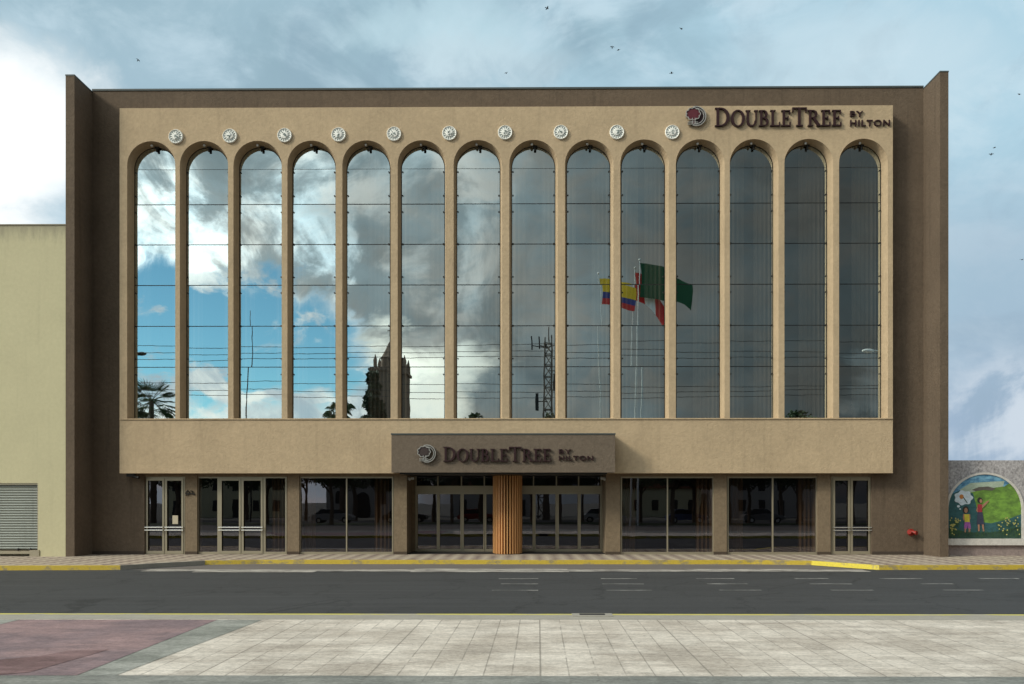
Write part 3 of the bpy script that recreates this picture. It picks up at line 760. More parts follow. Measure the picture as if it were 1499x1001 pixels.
# ------------------------------------------------------------------ neighbour on the left
nb = thing('neighbour_building', 'plain cream rendered building with a grey rolling shutter on the far left', 'building', (X(40, YF), YF, zs))
yn = YF+.03; xs0, xs1 = X(-240, yn), X(55.5, yn); zS = Z(707, yn); zN = Z(328, yn)
mb = MB(); xr = xLo-.005
mb.box(xs1, xr, yn, yn+12, zs-.1, zN); mb.box(-60, xs0, yn, yn+12, zs-.1, zN); mb.box(xs0, xs1, yn, yn+12, zS, zN); mb.box(xs0, xs1, yn+.6, yn+12, zs-.1, zS)
t = CREAM.node_tree; E.nt = t; sx = t.nodes.new('ShaderNodeSeparateXYZ'); oc = E(t.nodes.new('ShaderNodeTexCoord').outputs['Object']); t.links.new(oc.s, sx.inputs[0])
stz = sstep(E(sx.outputs[2]) + (noise(vmul(oc, (3, 3, .6)), 1.6, 6, .7)-.5)*1.3, zN-.75, zN+.10)      # rain-washed dirt running down from the parapet
bsdf = t.nodes['Principled BSDF']; old = E(bsdf.inputs['Base Color'].links[0].from_socket)
t.links.new(mixc(stz*.75, old, (.25, .225, .165)).s, bsdf.inputs['Base Color'])
part('wall', mb, CREAM, nb)
STAIN = mat('stained_parapet', (.24, .21, .15), .95, .45, 1.6, .3, 14, stretch=(3, 3, .6))
mb = MB(); mb.box(-60.01, xr+.0, yn-.02, yn+12.01, zN, zN+.05); part('parapet_edge', mb, STAIN, nb)
SHUT = mat('galvanised_shutter', (.33, .35, .32), .5, .1, 1, .08, 30, metal=.2, streak=.2)
mb = MB(); zz = zs+.26; ns = 26; hh = (zS-zz)/ns
for k in range(ns):
    z0 = zz+k*hh; mb.add([(xs0, yn+.14, z0), (xs1, yn+.14, z0), (xs1, yn+.09, z0+hh*.55), (xs0, yn+.09, z0+hh*.55), (xs1, yn+.14, z0+hh), (xs0, yn+.14, z0+hh)], [(0, 1, 2, 3), (3, 2, 4, 5)])
sh = part('rolling_shutter', mb, SHUT, nb)
mb = MB(); mb.box(xs0, xs1+.02, yn+.02, yn+.12, zs+.10, zs+.22); mb.box(X(44, yn), xs1+.06, yn-.03, yn+.02, zs-.0, zs+.25); part('shutter_rail', mb, ALU, sh)
mb = MB()
for q in (26, 44): mb.ball((X(q, yn), yn+.03, zs+.27), .06, 8, 6)
part('padlock', mb, DARK, sh)
mb = MB(); mb.box(xs1-.02, xs1-.001, yn+.0, yn+.09, zs+.25, zS); mb.box(xs0, xs1-.02, yn+.03, yn+.10, zS-.06, zS-.001); part('shutter_guide', mb, ALU, nb)

# ------------------------------------------------------------------ mural wall on the right
YM = 32.1
mw = thing('mural_wall', 'rough grey roadside wall with a painted arched mural, right of the hotel', 'wall', (X(1440, YM), YM, zs))
ROUGH = mat('rough_grey_render', (.36, .34, .345), .95, .30, 2.5, 1.1, 9, 1.0, 12)
PLINTH = mat('pinkish_plinth', (.27, .215, .20), .95, .3, 3, .45, 9, .8, 10)
LEDGE = mat('white_ledge', (.55, .52, .48), .9, .2, 4, .3, 12)
zMt = Z(674, YM); x0m = xRo+.004; x1m = 60
mb = MB(); mb.box(x0m, x1m, YM, YM+.4, zs-.1, zMt); part('wall', mb, ROUGH, mw)
mb = MB(); mb.box(x0m, x1m, YM-.10, YM-.001, zs-.05, Z(797.5, YM)); part('plinth', mb, PLINTH, mw)
mb = MB(); mb.box(x0m, x1m, YM-.22, YM-.001, Z(797.3, YM), Z(788, YM)); part('ledge', mb, LEDGE, mw)
def arch_mural(cpx, hwpx, name='mural', inner=True):
    s_ = F/YM; cx_ = X(cpx, YM); zb = Z(788, YM)+.002; ztop = Z(694.5, YM); hw = hwpx/s_; rz_ = Z(694.5, YM)-Z(745, YM)
    zsp = ztop-rz_
    def ol(h, r_, n=30): return [(cx_-h, zb)] + [(cx_+h*math.cos(PI-PI*i/n), zsp+r_*math.sin(PI-PI*i/n)) for i in range(n+1)] + [(cx_+h, zb)]
    o1, o2 = ol(hw, rz_), ol(hw+.10, rz_+.08)
    mb = MB(); o1r = [(x, YM-.015, z) for x, z in o1]; mb.add(o1r, [tuple(range(len(o1r)-1, -1, -1))])
    return cx_, zb, ztop, hw, rz_, zsp, o1, o2, mb
def pmat(name, c, var=.15, sc_=3.0, c2=None): return mat('mural_'+name, tuple(q*.85+.02 for q in c), .85, var+.25, sc_*1.6, .30, 14, stretch=(1, 1, 1.8), col2=c2)
cx_, zb, ztop, hw, rz_, zsp, o1, o2, mb = arch_mural(1441, 53)
FIELD = pmat('field_green', (.11, .22, .03), .3, 1.6, (.16, .30, .05))
mural = part('mural', mb, FIELD, mw, label='arched painting of two children in a green field')
mb = MB()
for a in range(len(o1)-1):
    mb.quad((o1[a][0], YM-.05, o1[a][1]), (o2[a][0], YM-.05, o2[a][1]), (o2[a+1][0], YM-.05, o2[a+1][1]), (o1[a+1][0], YM-.05, o1[a+1][1]))
    mb.quad((o1[a][0], YM-.05, o1[a][1]), (o1[a+1][0], YM-.05, o1[a+1][1]), (o1[a+1][0], YM-.01, o1[a+1][1]), (o1[a][0], YM-.01, o1[a][1]))
part('arch_rim', mb, LEDGE, mural)
def inside(x, z): 
    if abs(x-cx_) > hw-.02: return False
    return z < zsp + rz_*math.sqrt(max(0, 1-((x-cx_)/hw)**2)) - .02
lay = [0]
def flat(name, pts, m, clip=False, par=mural):      # painted shape, pixels of the photograph -> wall
    lay[0] += 1; q = [P(a, b, YM) for a, b in pts]; q = [(p[0], p[2]) for p in q]
    if clip:                                        # Sutherland-Hodgman against the convex arch outline
        o = o1
        for i in range(len(o)):
            (ax, az), (bx_, bz) = o[i], o[(i+1) % len(o)]; res = []
            side_ = lambda p: (bx_-ax)*(p[1]-az)-(bz-az)*(p[0]-ax) <= 1e-9
            for k in range(len(q)):
                p, r_ = q[k], q[(k+1) % len(q)]
                if side_(p): res.append(p)
                if side_(p) != side_(r_):
                    den = (bx_-ax)*(r_[1]-p[1])-(bz-az)*(r_[0]-p[0])
                    t_ = -((bx_-ax)*(p[1]-az)-(bz-az)*(p[0]-ax))/den
                    res.append((p[0]+t_*(r_[0]-p[0]), p[1]+t_*(r_[1]-p[1])))
            q = res
            if not q: return
    mb = MB(); y_ = YM-.016-.0012*lay[0]; mb.add([(x, y_, z) for x, z in q], [tuple(range(len(q)))])
    return part(name, mb, m, par)
def ell(cx0, cy0, rx, ry, n=14): return [(cx0+rx*math.cos(2*PI*i/n), cy0+ry*math.sin(2*PI*i/n)) for i in range(n)]
DKG = pmat('dark_green', (.015, .06, .035), .3); TEAL = pmat('teal', (.02, .10, .11), .3); SKYB = pmat('sky_blue', (.06, .20, .36), .3, 2, (.16, .34, .46))
CLD = pmat('pale_cloud', (.38, .46, .36)); SKIN = pmat('skin', (.40, .20, .12)); HAIR = pmat('hair', (.02, .015, .012)); YLW = pmat('yellow_shirt', (.60, .50, .04))
PNK = pmat('purple_shorts', (.35, .10, .36)); REDS = pmat('red_top', (.35, .02, .03)); DRS = pmat('dark_skirt', (.03, .035, .07)); WBL = pmat('white_cloud', (.62, .70, .76)); ORG = pmat('orange', (.55, .20, .04)); GRS = pmat('grass', (.03, .09, .02), .4, 8); GRY = pmat('bird_grey', (.10, .085, .07))
flat('painted_sky', [(1386, 694), (1496, 694), (1470, 712), (1440, 714), (1405, 722), (1386, 738)], SKYB, True)
flat('painted_shade', [(1386, 726), (1404, 718), (1424, 722), (1430, 745), (1436, 770), (1440, 790), (1386, 790)], TEAL, True)
flat('painted_light', [(1404, 717), (1420, 707), (1450, 705), (1470, 704), (1468, 712), (1440, 716), (1420, 721)], CLD, True)
flat('painted_hill', [(1386, 758), (1400, 756), (1424, 762), (1450, 766), (1475, 760), (1496, 752), (1496, 792), (1386, 792)], TEAL, True)
flat('painted_grass', [(1386, 772), (1400, 776), (1424, 779), (1450, 779), (1470, 776), (1496, 770), (1496, 792), (1386, 792)], DKG, True)
flat('painted_bird', [(1422, 717), (1432, 713), (1446, 712), (1457, 715), (1452, 718), (1440, 717), (1428, 719)], GRY, True)
cl = flat('painted_bubble', [(1410+13*(1+.10*math.cos(7*t))*math.cos(t), 728.5+10.5*(1+.10*math.cos(7*t))*math.sin(t)) for t in [2*PI*i/40 for i in range(40)]], WBL)
flat('painted_bubble_tail', ell(1402.5, 741, 2.2, 1.8, 10), WBL); flat('painted_bubble_tail', ell(1405, 745, 1.4, 1.1, 8), WBL)
flat('painted_flower', ell(1407, 727, 3.2, 3.4), ORG); flat('painted_stem', [(1409, 728), (1410.2, 727.4), (1416, 736), (1415, 736.6)], DKG)
# girl in yellow, woman in red
flat('painted_hair', ell(1413, 746, 4.6, 5.4), HAIR); flat('painted_face', ell(1413.4, 747, 2.6, 3.8), SKIN)
flat('painted_arm', [(1409.5, 752), (1411, 752), (1411.5, 760), (1410, 762), (1408.7, 758)], SKIN); flat('painted_arm', [(1417.5, 752), (1419.5, 753), (1420, 759), (1418, 762), (1417, 758)], SKIN)
flat('painted_shirt', [(1411, 752.5), (1418, 752.5), (1419, 765), (1411.5, 765)], YLW); flat('painted_shorts', [(1411.2, 764), (1419.3, 764), (1420.6, 774), (1416.4, 774), (1415.6, 769), (1414.6, 774), (1410.4, 774)], PNK)
flat('painted_leg', [(1411, 773), (1413.6, 773), (1413.2, 779), (1411.4, 779)], SKIN); flat('painted_leg', [(1417, 773), (1419.8, 773), (1419.4, 779), (1417.2, 779)], SKIN)
flat('painted_hair', ell(1433.5, 732, 3.8, 4.2), HAIR); flat('painted_face', ell(1435, 733.2, 2.0, 2.8), SKIN)
flat('painted_arm', [(1436, 740), (1443, 734), (1447, 732), (1446.6, 734), (1442, 739), (1437, 744)], SKIN); flat('painted_arm', [(1430, 741), (1428, 747), (1431, 751), (1432.2, 750), (1430, 747), (1431.6, 743)], SKIN)
flat('painted_shirt', [(1430, 738), (1436.5, 738), (1437, 750), (1430.6, 750)], REDS); flat('painted_skirt', [(1430, 749.5), (1437.4, 749.5), (1440, 768), (1429, 768)], DRS)
flat('painted_leg', [(1430.4, 767.6), (1433, 767.6), (1433, 777.5), (1430.8, 777.5)], SKIN); flat('painted_leg', [(1436.4, 767.6), (1439, 767.6), (1440, 777.5), (1437.8, 777.5)], SKIN)
rr = random.Random(3); mbf = MB(); mbg = MB()
for k in range(230):
    a = rr.choice([rr.uniform(1389, 1403), rr.uniform(1458, 1491), rr.uniform(1389, 1492)]); top = 762 if (a > 1457 or a < 1403) else 779
    b = rr.uniform(top, 786); p_ = P(a, b, YM); h = rr.uniform(.05, .22); l_ = rr.uniform(-.05, .05)
    mbg.add([(p_[0]-.012, YM-.070-k*.00003, p_[2]), (p_[0]+.012, YM-.070-k*.00003, p_[2]), (p_[0]+l_, YM-.070-k*.00003, p_[2]+h)], [(0, 1, 2)])
    if k % 3 == 0 and (a > 1457 or a < 1403): mbf.add([(p_[0]+l_+.03*math.cos(t), YM-.080-k*.00002, p_[2]+h+.03*math.sin(t)) for t in [2*PI*i/6 for i in range(6)]], [tuple(range(6))])
part('painted_blades', mbg, GRS, mural); part('painted_blossoms', mbf, pmat('blossom', (.45, .42, .12)), mural)
# next bay of the mural, cut by the picture's edge
mb = MB(); xx = X(1497, YM); mb.box(xx, xx+3.2, YM-.012, YM-.001, Z(757, YM), Z(741, YM)); part('painted_red_band', mb, pmat('red', (.45, .05, .02)), mw)
mb = MB(); mb.box(xx, xx+3.2, YM-.012, YM-.001, Z(788, YM)+.002, Z(757, YM)-.001); part('painted_blue_band', mb, pmat('violet_grey', (.16, .17, .24)), mw)

# ------------------------------------------------------------------ birds
bpos = [(801, 12, 'highest of the birds, near the middle of the top edge'), (896, 69, 'left bird of the close pair above the roof'), (905.5, 73, 'right bird of the close pair above the roof'), (741, 107, 'single bird just above the middle of the roofline'), (983, 107, 'bird just above the roof, left of the rooftop sign'),
        (997, 42, 'high bird above the sign emblem'), (202, 88, 'bird above the left end of the roof'), (1456, 216, 'upper bird of the pair right of the right fin'), (1451, 226, 'lower bird of the pair right of the right fin'), (1496, 380, 'bird at the right picture edge beside the building'), (1492, 138, 'bird high at the right edge')]
b0 = None
for k, (px, py, lb) in enumerate(bpos):
    p_ = P(px, py, 58+3*(k % 4))
    if b0 is None:
        b0 = thing('bird', '', 'bird', p_, 0, 'birds over the hotel'); mb = MB()
        mb.ball((0, 0, 0), .05, 8, 6, 1, 2.6, .9); mb.ball((0, -.15, .02), .035, 8, 6); mb.add([(-.03, .10, 0), (.03, .10, 0), (.05, .24, 0), (-.05, .24, 0)], [(0, 1, 2, 3)])
        bb = lpart('body', mb, DARK, b0, True)
        for s in (-1, 1):
            mb = MB(); vs = [(s*.03, -.06, .01), (s*.03, .06, .01), (s*.13, .05, .07), (s*.13, -.08, .07), (s*.26, .06, .03)]
            mb.add(vs, [(0, 1, 2, 3), (3, 2, 4)]); lpart('wing', mb, DARK, b0)
        o = b0
    else: o = copy_tree(b0); o.location = p_
    o['label'] = 'dark flying bird, ' + lb; o.scale = (.7, .7, .7); o.rotation_euler = (rnd.uniform(-.3, .3), rnd.uniform(-.5, .5), rnd.uniform(0, 6.28))

# ------------------------------------------------------------------ behind the camera: what the windows mirror
def leaves(mb, c, r, n, size, rg, flat_=.8, mi=0):
    for _ in range(n):
        while True:
            p_ = Vector((rg.uniform(-1, 1), rg.uniform(-1, 1), rg.uniform(-1, 1)))
            if .25 < p_.length < 1: break
        q = Vector(c) + Vector((p_.x*r, p_.y*r, p_.z*r*flat_)); a = Vector((rg.gauss(0, 1), rg.gauss(0, 1), rg.gauss(0, 1))).normalized(); b = a.orthogonal().normalized()
        a = a*size*rg.uniform(.6, 1.3); b = b*size*rg.uniform(.4, .8)
        mb.add([q-a, q+b, q+a, q-b], [(0, 1, 2, 3)], mi)
def make_tree(label, seed, h, crown, lm):
    rg = random.Random(seed); t = thing('park_tree', label, 'tree', (0, 0, 0), 0, 'park trees mirrored in the glass')
    mb = MB(); mb.tube([(0, 0, -.1), (.05, 0, h*.25), (-.05, .1, h*.5), (0, 0, h*.8)], [.22, .17, .13, .05], 8)
    cl = []
    for k in range(9):
        a = 2*PI*k/9+rg.uniform(-.3, .3); z0 = h*rg.uniform(.35, .6); e = Vector((math.cos(a)*crown*.6, math.sin(a)*crown*.6, h*rg.uniform(.55, .85)))
        mb.tube([(0, 0, z0), (e.x*.5, e.y*.5, (z0+e.z)/2+.2), e], [.08, .05, .02], 5); cl.append(e)
    lpart('trunk', mb, BARK, t)
    mb = MB(); cl.append(Vector((0, 0, h*.86)))
    for e in cl: leaves(mb, e, crown*rg.uniform(.36, .5), 330, .16, rg)
    lpart('crown', mb, lm, t); return t
tA = make_tree('', 1, 8.0, 3.4, LEAF); tB = make_tree('', 2, 6.5, 2.8, LEAFD); tCn = make_tree('', 5, 9.5, 3.0, LEAFD)
first = {id(tA): 0, id(tB): 0, id(tCn): 0}
tl = [(-18, -10, tA, 1), (-12.5, -14, tB, 1.1), (-7, -10.5, tCn, .92), (-2, -15, tA, 1.05), (3.5, -11, tB, 1.15), (9, -14.5, tCn, .9), (14, -11, tA, 1.1), (20, -14, tB, 1.25), (26, -11.5, tA, .95), (-25, -13, tB, 1.2), (32, -13.5, tCn, .95), (-32, -11, tA, 1.1), (38, -11, tB, 1.2), (-15, -17.5, tCn, .85), (-9.5, -17, tB, 1.2), (0.8, -18, tA, .95), (6.2, -17.6, tCn, .85), (12, -17.8, tA, 1.0), (17.4, -17.2, tB, 1.3), (23, -17.5, tCn, .85), (-4.5, -17.4, tB, 1.3)]
far = [(-34, tA, 1.15), (-27, tCn, 1.0), (-20.5, tB, 1.5), (-14, tA, 1.2), (-3.5, tB, 1.6), (3, tCn, 1.05), (10.5, tA, 1.25), (21, tB, 1.5), (31, tA, 1.2), (40, tCn, 1.05), (49, tB, 1.5), (-42, tB, 1.5)]
ords = ['first', 'second', 'third', 'fourth', 'fifth', 'sixth', 'seventh', 'eighth', 'ninth', 'tenth', 'eleventh', 'twelfth', 'thirteenth', 'fourteenth', 'fifteenth', 'sixteenth', 'seventeenth', 'eighteenth', 'nineteenth', 'twentieth', 'twenty-first', 'twenty-second']
nm = ['bushy', 'low dark', 'taller', 'broad', 'round', 'slim dark', 'spreading', 'thick', 'light', 'stout', 'upright', 'wide', 'dense', 'narrow', 'shady', 'leafy', 'lean', 'full', 'squat', 'tall thin', 'dark round']
for k, (x_, y_, src, s) in enumerate(tl):
    o = src if first[id(src)] == 0 else copy_tree(src); first[id(src)] = 1
    o.location = (x_, y_, .1); o.scale = (s, s, s); o.rotation_euler.z = k*1.7
    o['label'] = '%s tree, %s from the left in the row mirrored in the shop windows' % (nm[k], ords[sorted(q[0] for q in tl).index(x_)])
    assert len(o['label'].split()) < 17
farw = ['leftmost', 'second', 'third', 'fourth', 'fifth', 'sixth', 'seventh', 'eighth', 'ninth', 'tenth', 'eleventh', 'rightmost']
for k, (x_, src, sc_) in enumerate(sorted(far, key=lambda q: q[0])):
    o = copy_tree(src); o.location = (x_, -32.5-(k % 3), 0); o.scale = (sc_*1.15, sc_, sc_*.95); o.rotation_euler.z = k*2.3
    o['label'] = 'dark tree before the far houses, %s of its row in the shop windows' % farw[k]; o['group'] = 'trees before the far houses'
# tall conifer-like tree and small tops peeping over the sill
def tall_tree(name, label, px, py_top, D, wpx, lm, n=2600, size=.22, shape='cone'):
    x_, y_, zt = M(px, py_top, D); t = thing(name, label, 'tree', (x_, y_, .0)); rg = random.Random(int(px)); s_ = D/F; w_ = wpx*s_/2
    mb = MB(); mb.tube([(0, 0, -.1), (.1, 0, zt*.5), (0, 0, zt*.93)], [.4, .25, .05], 8); lpart('trunk', mb, BARK, t)
    mb = MB(); nl = 14
    for k in range(nl):
        f = k/(nl-1); z_ = zt*(.45+.50*f); r = w_*(1-.75*f if shape == 'cone' else math.sqrt(max(.1, 1-(2*f-1)**2)))
        for q in range(3):
            a = rg.uniform(0, 6.28); leaves(mb, (math.cos(a)*r*.5, math.sin(a)*r*.5, z_), max(.5, r*.7), n//(nl*3), size, rg, .9)
    lpart('crown', mb, lm, t); return t
tall_tree('conifer', 'tall dark conifer beside the church tower, mirrored in the fifth window', 552, 541, 100, 52, LEAFD, 5200, .30)
tall_tree('park_tree', 'small leafy treetop mirrored above the sill of the seventh window', 702, 602, 92, 60, LEAF, 1400, .2, 'round')
tall_tree('park_tree', 'small leafy treetop beside the antenna mast mirrored in the eighth window', 800, 602, 96, 50, LEAF, 900, .2, 'round')
tall_tree('park_tree', 'low bushy treetop mirrored above the sill of the thirteenth window', 1172, 600, 90, 70, LEAF, 1800, .2, 'round')
def palm_tree(label, px, py, D, wpx, droop):
    x_, y_, zt = M(px, py, D); r = wpx*D/F/2; t = thing('palm_tree', label, 'palm', (x_, y_, 0)); rg = random.Random(int(px))
    mb = MB(); mb.tube([(0, 0, -.1), (.1, 0, zt*.5), (0, 0, zt)], [.38, .28, .24], 10); lpart('trunk', mb, BARK, t)
    mb = MB()
    for k in range(46):
        a = rg.uniform(0, 6.28); el = rg.uniform(-.7, 1.3); L = r*rg.uniform(.85, 1.15); d = Vector((math.cos(a)*math.cos(el), math.sin(a)*math.cos(el), math.sin(el)))
        st = Vector((0, 0, zt)); pts = [st + d*L*.55*q + Vector((0, 0, -droop*L*q*q*.15)) for q in (0, .5, 1)]
        mb.tube(pts, [.03, .025, .02], 4)
        e = pts[-1]; sd_ = d.cross(Vector((0, 0, 1))); sd_ = sd_.normalized() if sd_.length > .01 else Vector((1, 0, 0)); up = sd_.cross(d)
        for q in range(13):                                 # fan of narrow leaflets
            an = (q/12-.5)*2.6; dd = (d*math.cos(an)+sd_*math.sin(an)+Vector((0, 0, -droop*.25))).normalized(); l2 = L*.52; sp = dd.cross(up).normalized()*.035
            mb.add([e-sp, e+sp, e+dd*l2*.6+sp, e+dd*l2+Vector((0, 0, -.1*droop*L)), e+dd*l2*.6-sp], [(0, 1, 2, 3, 4)])
    lpart('crown', mb, PALM, t)
palm_tree('fan palm mirrored low in the leftmost arched window', 222, 588, 84, 82, .6)
palm_tree('drooping palm mirrored at the lower left of the fifth window', 500, 597, 95, 52, 2.2)
# church
xch, ych, _ = M(572, 700, 125); ch = thing('church', 'brown stone church tower with a pointed spire, mirrored in the fifth and sixth windows', 'church', (xch, ych, 0))
def cy_(D): return 2*YG-D
s_ = 125/F
wT = 20*s_; zb1 = M(572, 548, 125)[2]; zb2 = M(572, 527, 125)[2]; zsp_ = M(572, 487, 125)[2]
mb = MB(); mb.box(xch-wT, xch+wT, ych-wT, ych+wT, 0, zb1); part('tower', mb, STONE, ch)
mb = MB(); mb.box(xch-wT-.25, xch+wT+.25, ych-wT-.25, ych+wT+.25, zb1, zb1+.35)
for sx_ in (-1, 1):
    for sy_ in (-1, 1): mb.tube([(xch+sx_*wT*.9, ych+sy_*wT*.9, zb1+.35), (xch+sx_*wT*.9, ych+sy_*wT*.9, zb1+1.9), (xch+sx_*wT*.9, ych+sy_*wT*.9, zb1+2.8)], [.35, .3, .03], 6)
mb.tube([(xch, ych, zb1+.35), (xch, ych, zb2+.2)], wT*.66, 8); part('belfry', mb, STONE, ch)
mb = MB(); mb.tube([(xch, ych, zb2+.2), (xch, ych, zb2+.5), (xch, ych, zsp_-1.3)], [wT*.78, wT*.62, .12], 8); mb.tube([(xch, ych, zsp_-1.3), (xch, ych, zsp_+1.0)], .06, 5); mb.box(xch-.4, xch+.4, ych-.05, ych+.05, zsp_+.2, zsp_+.35); part('spire', mb, STONE, ch)
xn, _, _ = M(527, 700, 118); yn_ = cy_(118)
mb = MB(); mb.prism_xz([(xn-5, 0), (xn+5, 0), (xn+5, 6.5), (xn, 9.0), (xn-5, 6.5)], yn_-8, yn_); nave = part('nave', mb, CHWHITE, ch)
mb = MB(); mb.prism_xz(arch(xn+.3, 1.1, 0, 2.6), yn_+.001, yn_+.06); part('door', mb, DARK, nave)
mb = MB()
for q in (-3.2, 3.2): mb.prism_xz(arch(xn+q, .5, 2, 3.4), yn_+.001, yn_+.06)
part('window', mb, DARK, nave)
# low houses across the park
def house(px, D, w_, h, m, label):
    x_, y_, _ = M(px, 700, D); t = thing('house', label, 'house', (x_, y_, 0))
    mb = MB(); mb.box(x_-w_/2, x_+w_/2, y_-8, y_, 0, h); part('wall', mb, m, t)
    mb = MB(); mb.prism_xz([(x_-w_/2-.4, h), (x_+w_/2+.4, h), (x_+w_/2-1, h+1.6), (x_-w_/2+1, h+1.6)], y_-8.3, y_+.4); part('roof', mb, ROOF, t)
    n = int(w_/2.6)
    for k in range(n):
        xx = x_-w_/2+(k+.5)*w_/n
        mb = MB(); mb.box(xx-.5, xx+.5, y_+.001, y_+.05, 1.0 if k % 3 else .0, 2.5); part('window' if k % 3 else 'door', mb, DARK, t)
        if h > 5: mb = MB(); mb.box(xx-.5, xx+.5, y_+.001, y_+.05, 3.8, 5.2); part('window', mb, DARK, t)
house(1130, 112, 16, 6.6, CHWHITE, 'two storey white house with a clay roof, mirrored in the right shop windows')
house(960, 116, 13, 4.2, CREAM, 'low cream house mirrored in the shop window right of the entrance')
house(330, 114, 17, 5.8, CREAM, 'two storey cream house mirrored in the left glass doors')
house(720, 120, 12, 4.4, CHWHITE, 'low white house mirrored in the entrance doors')
# antenna mast
xm, ym, zt = M(796, 503, 105); an = thing('antenna_mast', 'lattice antenna mast with panel aerials, mirrored in the eighth window', 'mast', (xm, ym, 0))
mb = MB(); w0 = .75
cor = [(-1, -1), (1, -1), (1, 1), (-1, 1)]
for a, b in cor: mb.tube([(xm+a*w0, ym+b*w0, 0), (xm+a*.45, ym+b*.45, zt)], .10, 5)
nz = 16
for k in range(nz):
    z0, z1 = zt*k/nz, zt*(k+1)/nz; r0, r1 = w0+(.45-w0)*k/nz, w0+(.45-w0)*(k+1)/nz
    for q in range(4):
        a, b = cor[q], cor[(q+1) % 4]; mb.tube([(xm+a[0]*r0, ym+a[1]*r0, z0), (xm+b[0]*r1, ym+b[1]*r1, z1)], .06, 4); mb.tube([(xm+a[0]*r1, ym+a[1]*r1, z1), (xm+b[0]*r1, ym+b[1]*r1, z1)], .06, 4)
part('lattice', mb, DARK, an)
for k, (ox, lo, hi) in enumerate(((-2.0, -.8, 1.0), (-1.1, -.7, .9), (-.35, -.6, .8), (.45, -.5, 1.1), (1.2, -.3, 1.3), (.1, .2, 2.2))):
    mb = MB(); mb.tube([(xm+ox, ym, zt+lo), (xm+ox*1.08, ym, zt+hi)], .09, 6); mb.tube([(xm+ox, ym, zt+lo*.4), (xm, ym, zt+lo*.4-.3)], .06, 4); part('aerial', mb, DARK, an)
for k, (oz, ox) in enumerate(((-3.5, 1.4), (-6, 1.9), (-7.5, -1.4), (-5, .9))):
    mb = MB(); mb.box(xm+ox-.2, xm+ox+.2, ym-.1, ym+.15, zt+oz-1.1, zt+oz+1.1); mb.tube([(xm+ox, ym, zt+oz), (xm, ym, zt+oz)], .06, 4); part('aerial', mb, DARK, an)
# flags
def flagpole(label, px_b, px_t, py_t, D, flag, fpx, fpy, colours, vertical, seed):
    xb_, y_, _ = M(px_b, 700, D); xt, _, zt = M(px_t, py_t, D)
    t = thing('flagpole', label, 'flagpole', (xb_, y_, 0), 0, 'flagpoles on the plaza mirrored in the glass')
    mb = MB(); mb.tube([(xb_, y_, 0), ((xb_+xt)/2+.03, y_, zt/2), (xt, y_, zt)], [.09, .07, .035], 8); part('pole', mb, WHITE, t)
    mb = MB(); mb.ball((xt, y_, zt+.06), .10, 8, 6); part('finial', mb, SILVER, t)
    p0 = M(fpx[0], fpy[0], D); p1 = M(fpx[1], fpy[1], D); L = p1[0]-p0[0]; H = (fpy[2])*D/F
    nu, nv = 26, 12; mb = MB(); rg = random.Random(seed)
    vs = []
    for i in range(nu+1):
        for j in range(nv+1):
            a, b = i/nu, j/nv
            vs.append((p0[0]+L*a+.10*math.sin(7*a+3*b), y_+.30*math.sin(9*a+2.0*b+seed)*a, p0[2]+(p1[2]-p0[2])*a*a-H*b+.12*math.sin(6*a+seed)*a - .25*H*a*(1-b)*(.4)))
    for i in range(nu):
        for j in range(nv):
            f = (i/nu) if vertical else (j/nv); ci = 0
            for k, lim in enumerate([c[1] for c in colours]):
                if f < lim: ci = k; break
            q = i*(nv+1)+j; b = [q, q+1, q+nv+2, q+nv+1]; mb.f.append(b); mb.mi.append(ci)
    mb.v = vs; part('flag', mb, [c[0] for c in colours], t, True, label=flag)
FY = mat('flag_yellow', (.80, .50, .02), .8); FB = mat('flag_blue', (.03, .05, .22), .8); FR = mat('flag_red', (.55, .03, .03), .8); FG = mat('flag_green', (.014, .07, .03), .8); FW = mat('flag_white', (.75, .75, .72), .8)
flagpole('thin white flagpole with a yellow, blue and red flag, mirrored in the ninth window', 884, 874.5, 403, 70, 'yellow, blue and red striped flag', (876, 934), (409, 418, 37), [(FY, .42), (FB, .70), (FR, 1.01)], False, 1)
flagpole('white flagpole with a red and white banded flag, mirrored in the tenth window', 923, 931, 396, 71.5, 'red and white banded flag', (931, 976), (402, 446, 36), [(FR, .35), (FW, .68), (FR, 1.01)], True, 2)
flagpole('white flagpole with a large dark green flag, mirrored in the tenth window', 934, 938, 384, 70.8, 'large dark green flag', (939, 1011), (388, 409, 46), [(FG, 1.01)], False, 4)
# street lamps on the near kerb
def lamp(px, py, s, label):
    D = 51.0; x_, y_, z_ = M(px, py, D); t = thing('street_lamp', label, 'street lamp', (x_-s*1.9, y_, .15), 0, 'street lamps along the plaza kerb')
    mb = MB(); mb.tube([(x_-s*1.9, y_, .15), (x_-s*1.9, y_, z_-.5), (x_-s*1.2, y_, z_-.05), (x_-s*.3, y_, z_)], [.11, .08, .05, .045], 8); part('pole', mb, DARK if s > 0 else WHITE, t)
    mb = MB(); mb.ball((x_, y_, z_-.02), .33, 12, 8, 1.15, .5, .38); part('lamp_head', mb, DARK if s > 0 else PLASTER, t, True)
lamp(208, 518.5, 1, 'dark street lamp mirrored in the leftmost arched window')
lamp(1273, 513, -1, 'pale street lamp mirrored in the rightmost arched window')
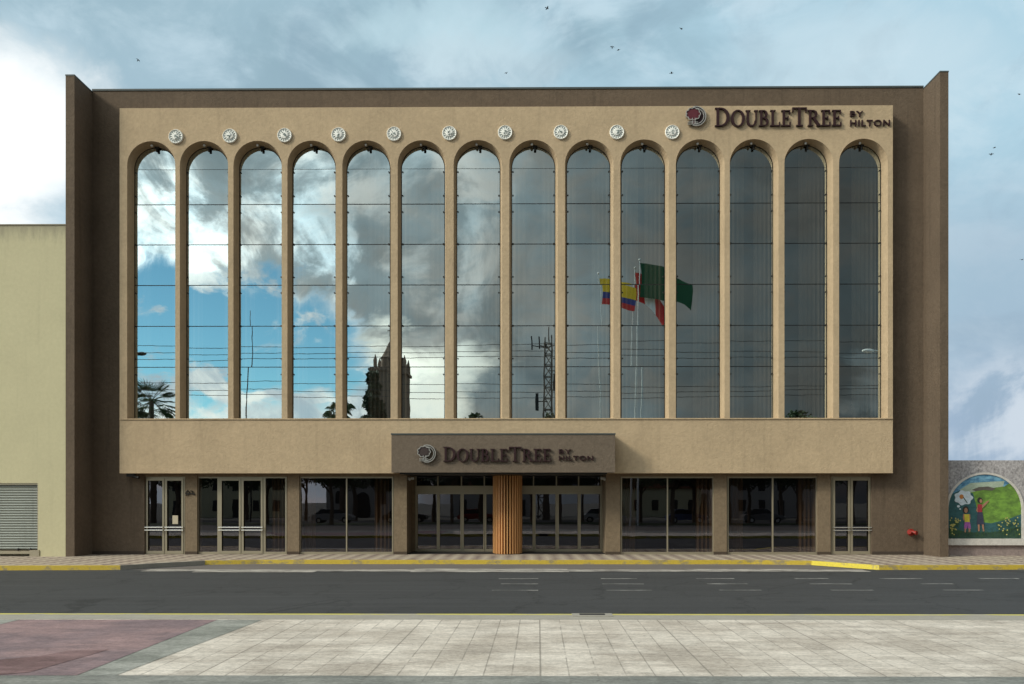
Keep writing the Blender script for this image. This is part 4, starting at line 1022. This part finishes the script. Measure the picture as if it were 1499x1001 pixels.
# overhead cables
for k, (py, lb) in enumerate(((504, 'topmost'), (516, 'second highest'), (524, 'third highest'), (563, 'third lowest'), (572, 'second lowest'), (580, 'lowest'))):
    y_ = -2.0-.25*k; D = 2*YG-y_; z_ = EYE+(CY-py)/F*D
    mb = MB(); pts = [(-75+150*i/40, y_, z_+.35*math.sin(2*PI*i/40*2+k)*.4 + .010*(i-20)*((-1)**k)) for i in range(41)]
    mb.tube(pts, .024, 5); tag(mb.build('overhead_cable', DARK), '%s of the overhead cables mirrored across the arched windows' % lb, 'cable', 'overhead cables behind the viewer')
mb = MB(); xx, yy, zt = M(372, 456, 90); mb.tube([(M(365, 700, 90)[0], yy, 0), (M(367, 600, 90)[0], yy, M(367, 600, 90)[2]), (M(372, 520, 90)[0], yy, M(372, 520, 90)[2]), (xx, yy, zt)], [.10, .07, .05, .03], 6)
tag(mb.build('radio_aerial', DARK), 'thin tall aerial mirrored in the third arched window', 'aerial')
# parked cars beyond the lawn
def car(x_, y_, body, label):
    t = thing('parked_car', label, 'car', (x_, y_, 0), 0, 'cars parked beyond the lawn')
    pr = [(-2.1, .35), (-2.15, .75), (-1.95, .92), (-1.2, 1.0), (1.0, 1.0), (1.9, .85), (2.1, .6), (2.1, .35)]
    mb = MB(); mb.prism_xz(pr, -.85, .85); b = lpart('body', mb, body, t)
    mb = MB(); lo = [(-1.75, .98), (1.05, 1.0)]; hi = [(-1.2, 1.45), (.35, 1.45)]
    mb.add([(lo[0][0], -.78, .98), (lo[1][0], -.78, .98), (lo[1][0], .78, .98), (lo[0][0], .78, .98), (hi[0][0], -.62, 1.45), (hi[1][0], -.62, 1.45), (hi[1][0], .62, 1.45), (hi[0][0], .62, 1.45)], [(4, 5, 6, 7), (0, 1, 5, 4), (1, 2, 6, 5), (2, 3, 7, 6), (3, 0, 4, 7)])
    lpart('cabin', mb, GLASSR, t); mb = MB(); mb.box(-1.2, .35, -.63, .63, 1.451, 1.49); lpart('roof', mb, body, t)
    for a in (-1.35, 1.3):
        for s in (-1, 1):
            mb = MB(); mb.tube([(a, s*.70, .33), (a, s*.90, .33)], .33, 16); wh = lpart('wheel', mb, BLACK, t); mb = MB(); mb.tube([(a, s*.90, .33), (a, s*.915, .33)], .19, 12); lpart('rim', mb, SILVER, wh)
    for s in (-1, 1): mb = MB(); mb.box(2.08, 2.13, s*.6-.18, s*.6+.18, .6, .76); lpart('headlight', mb, WHITE, t)
    return t
for k, (x_, m_, lb) in enumerate(((-20, (.30, .30, .31), 'silver'), (-12.6, (.05, .05, .06), 'black'), (-5, (.35, .03, .03), 'red'), (8.5, (.55, .55, .53), 'white'), (17, (.05, .08, .2), 'blue'), (25, (.14, .14, .14), 'grey'))):
    car(x_, -19.6, mat('car_paint_'+lb, m_, .3, .02, 1, .02, spec=.5), lb+' small car parked beyond the park trees, seen only in the glass')
for o in bpy.data.objects:
    if '_local' in o: del o['_local']
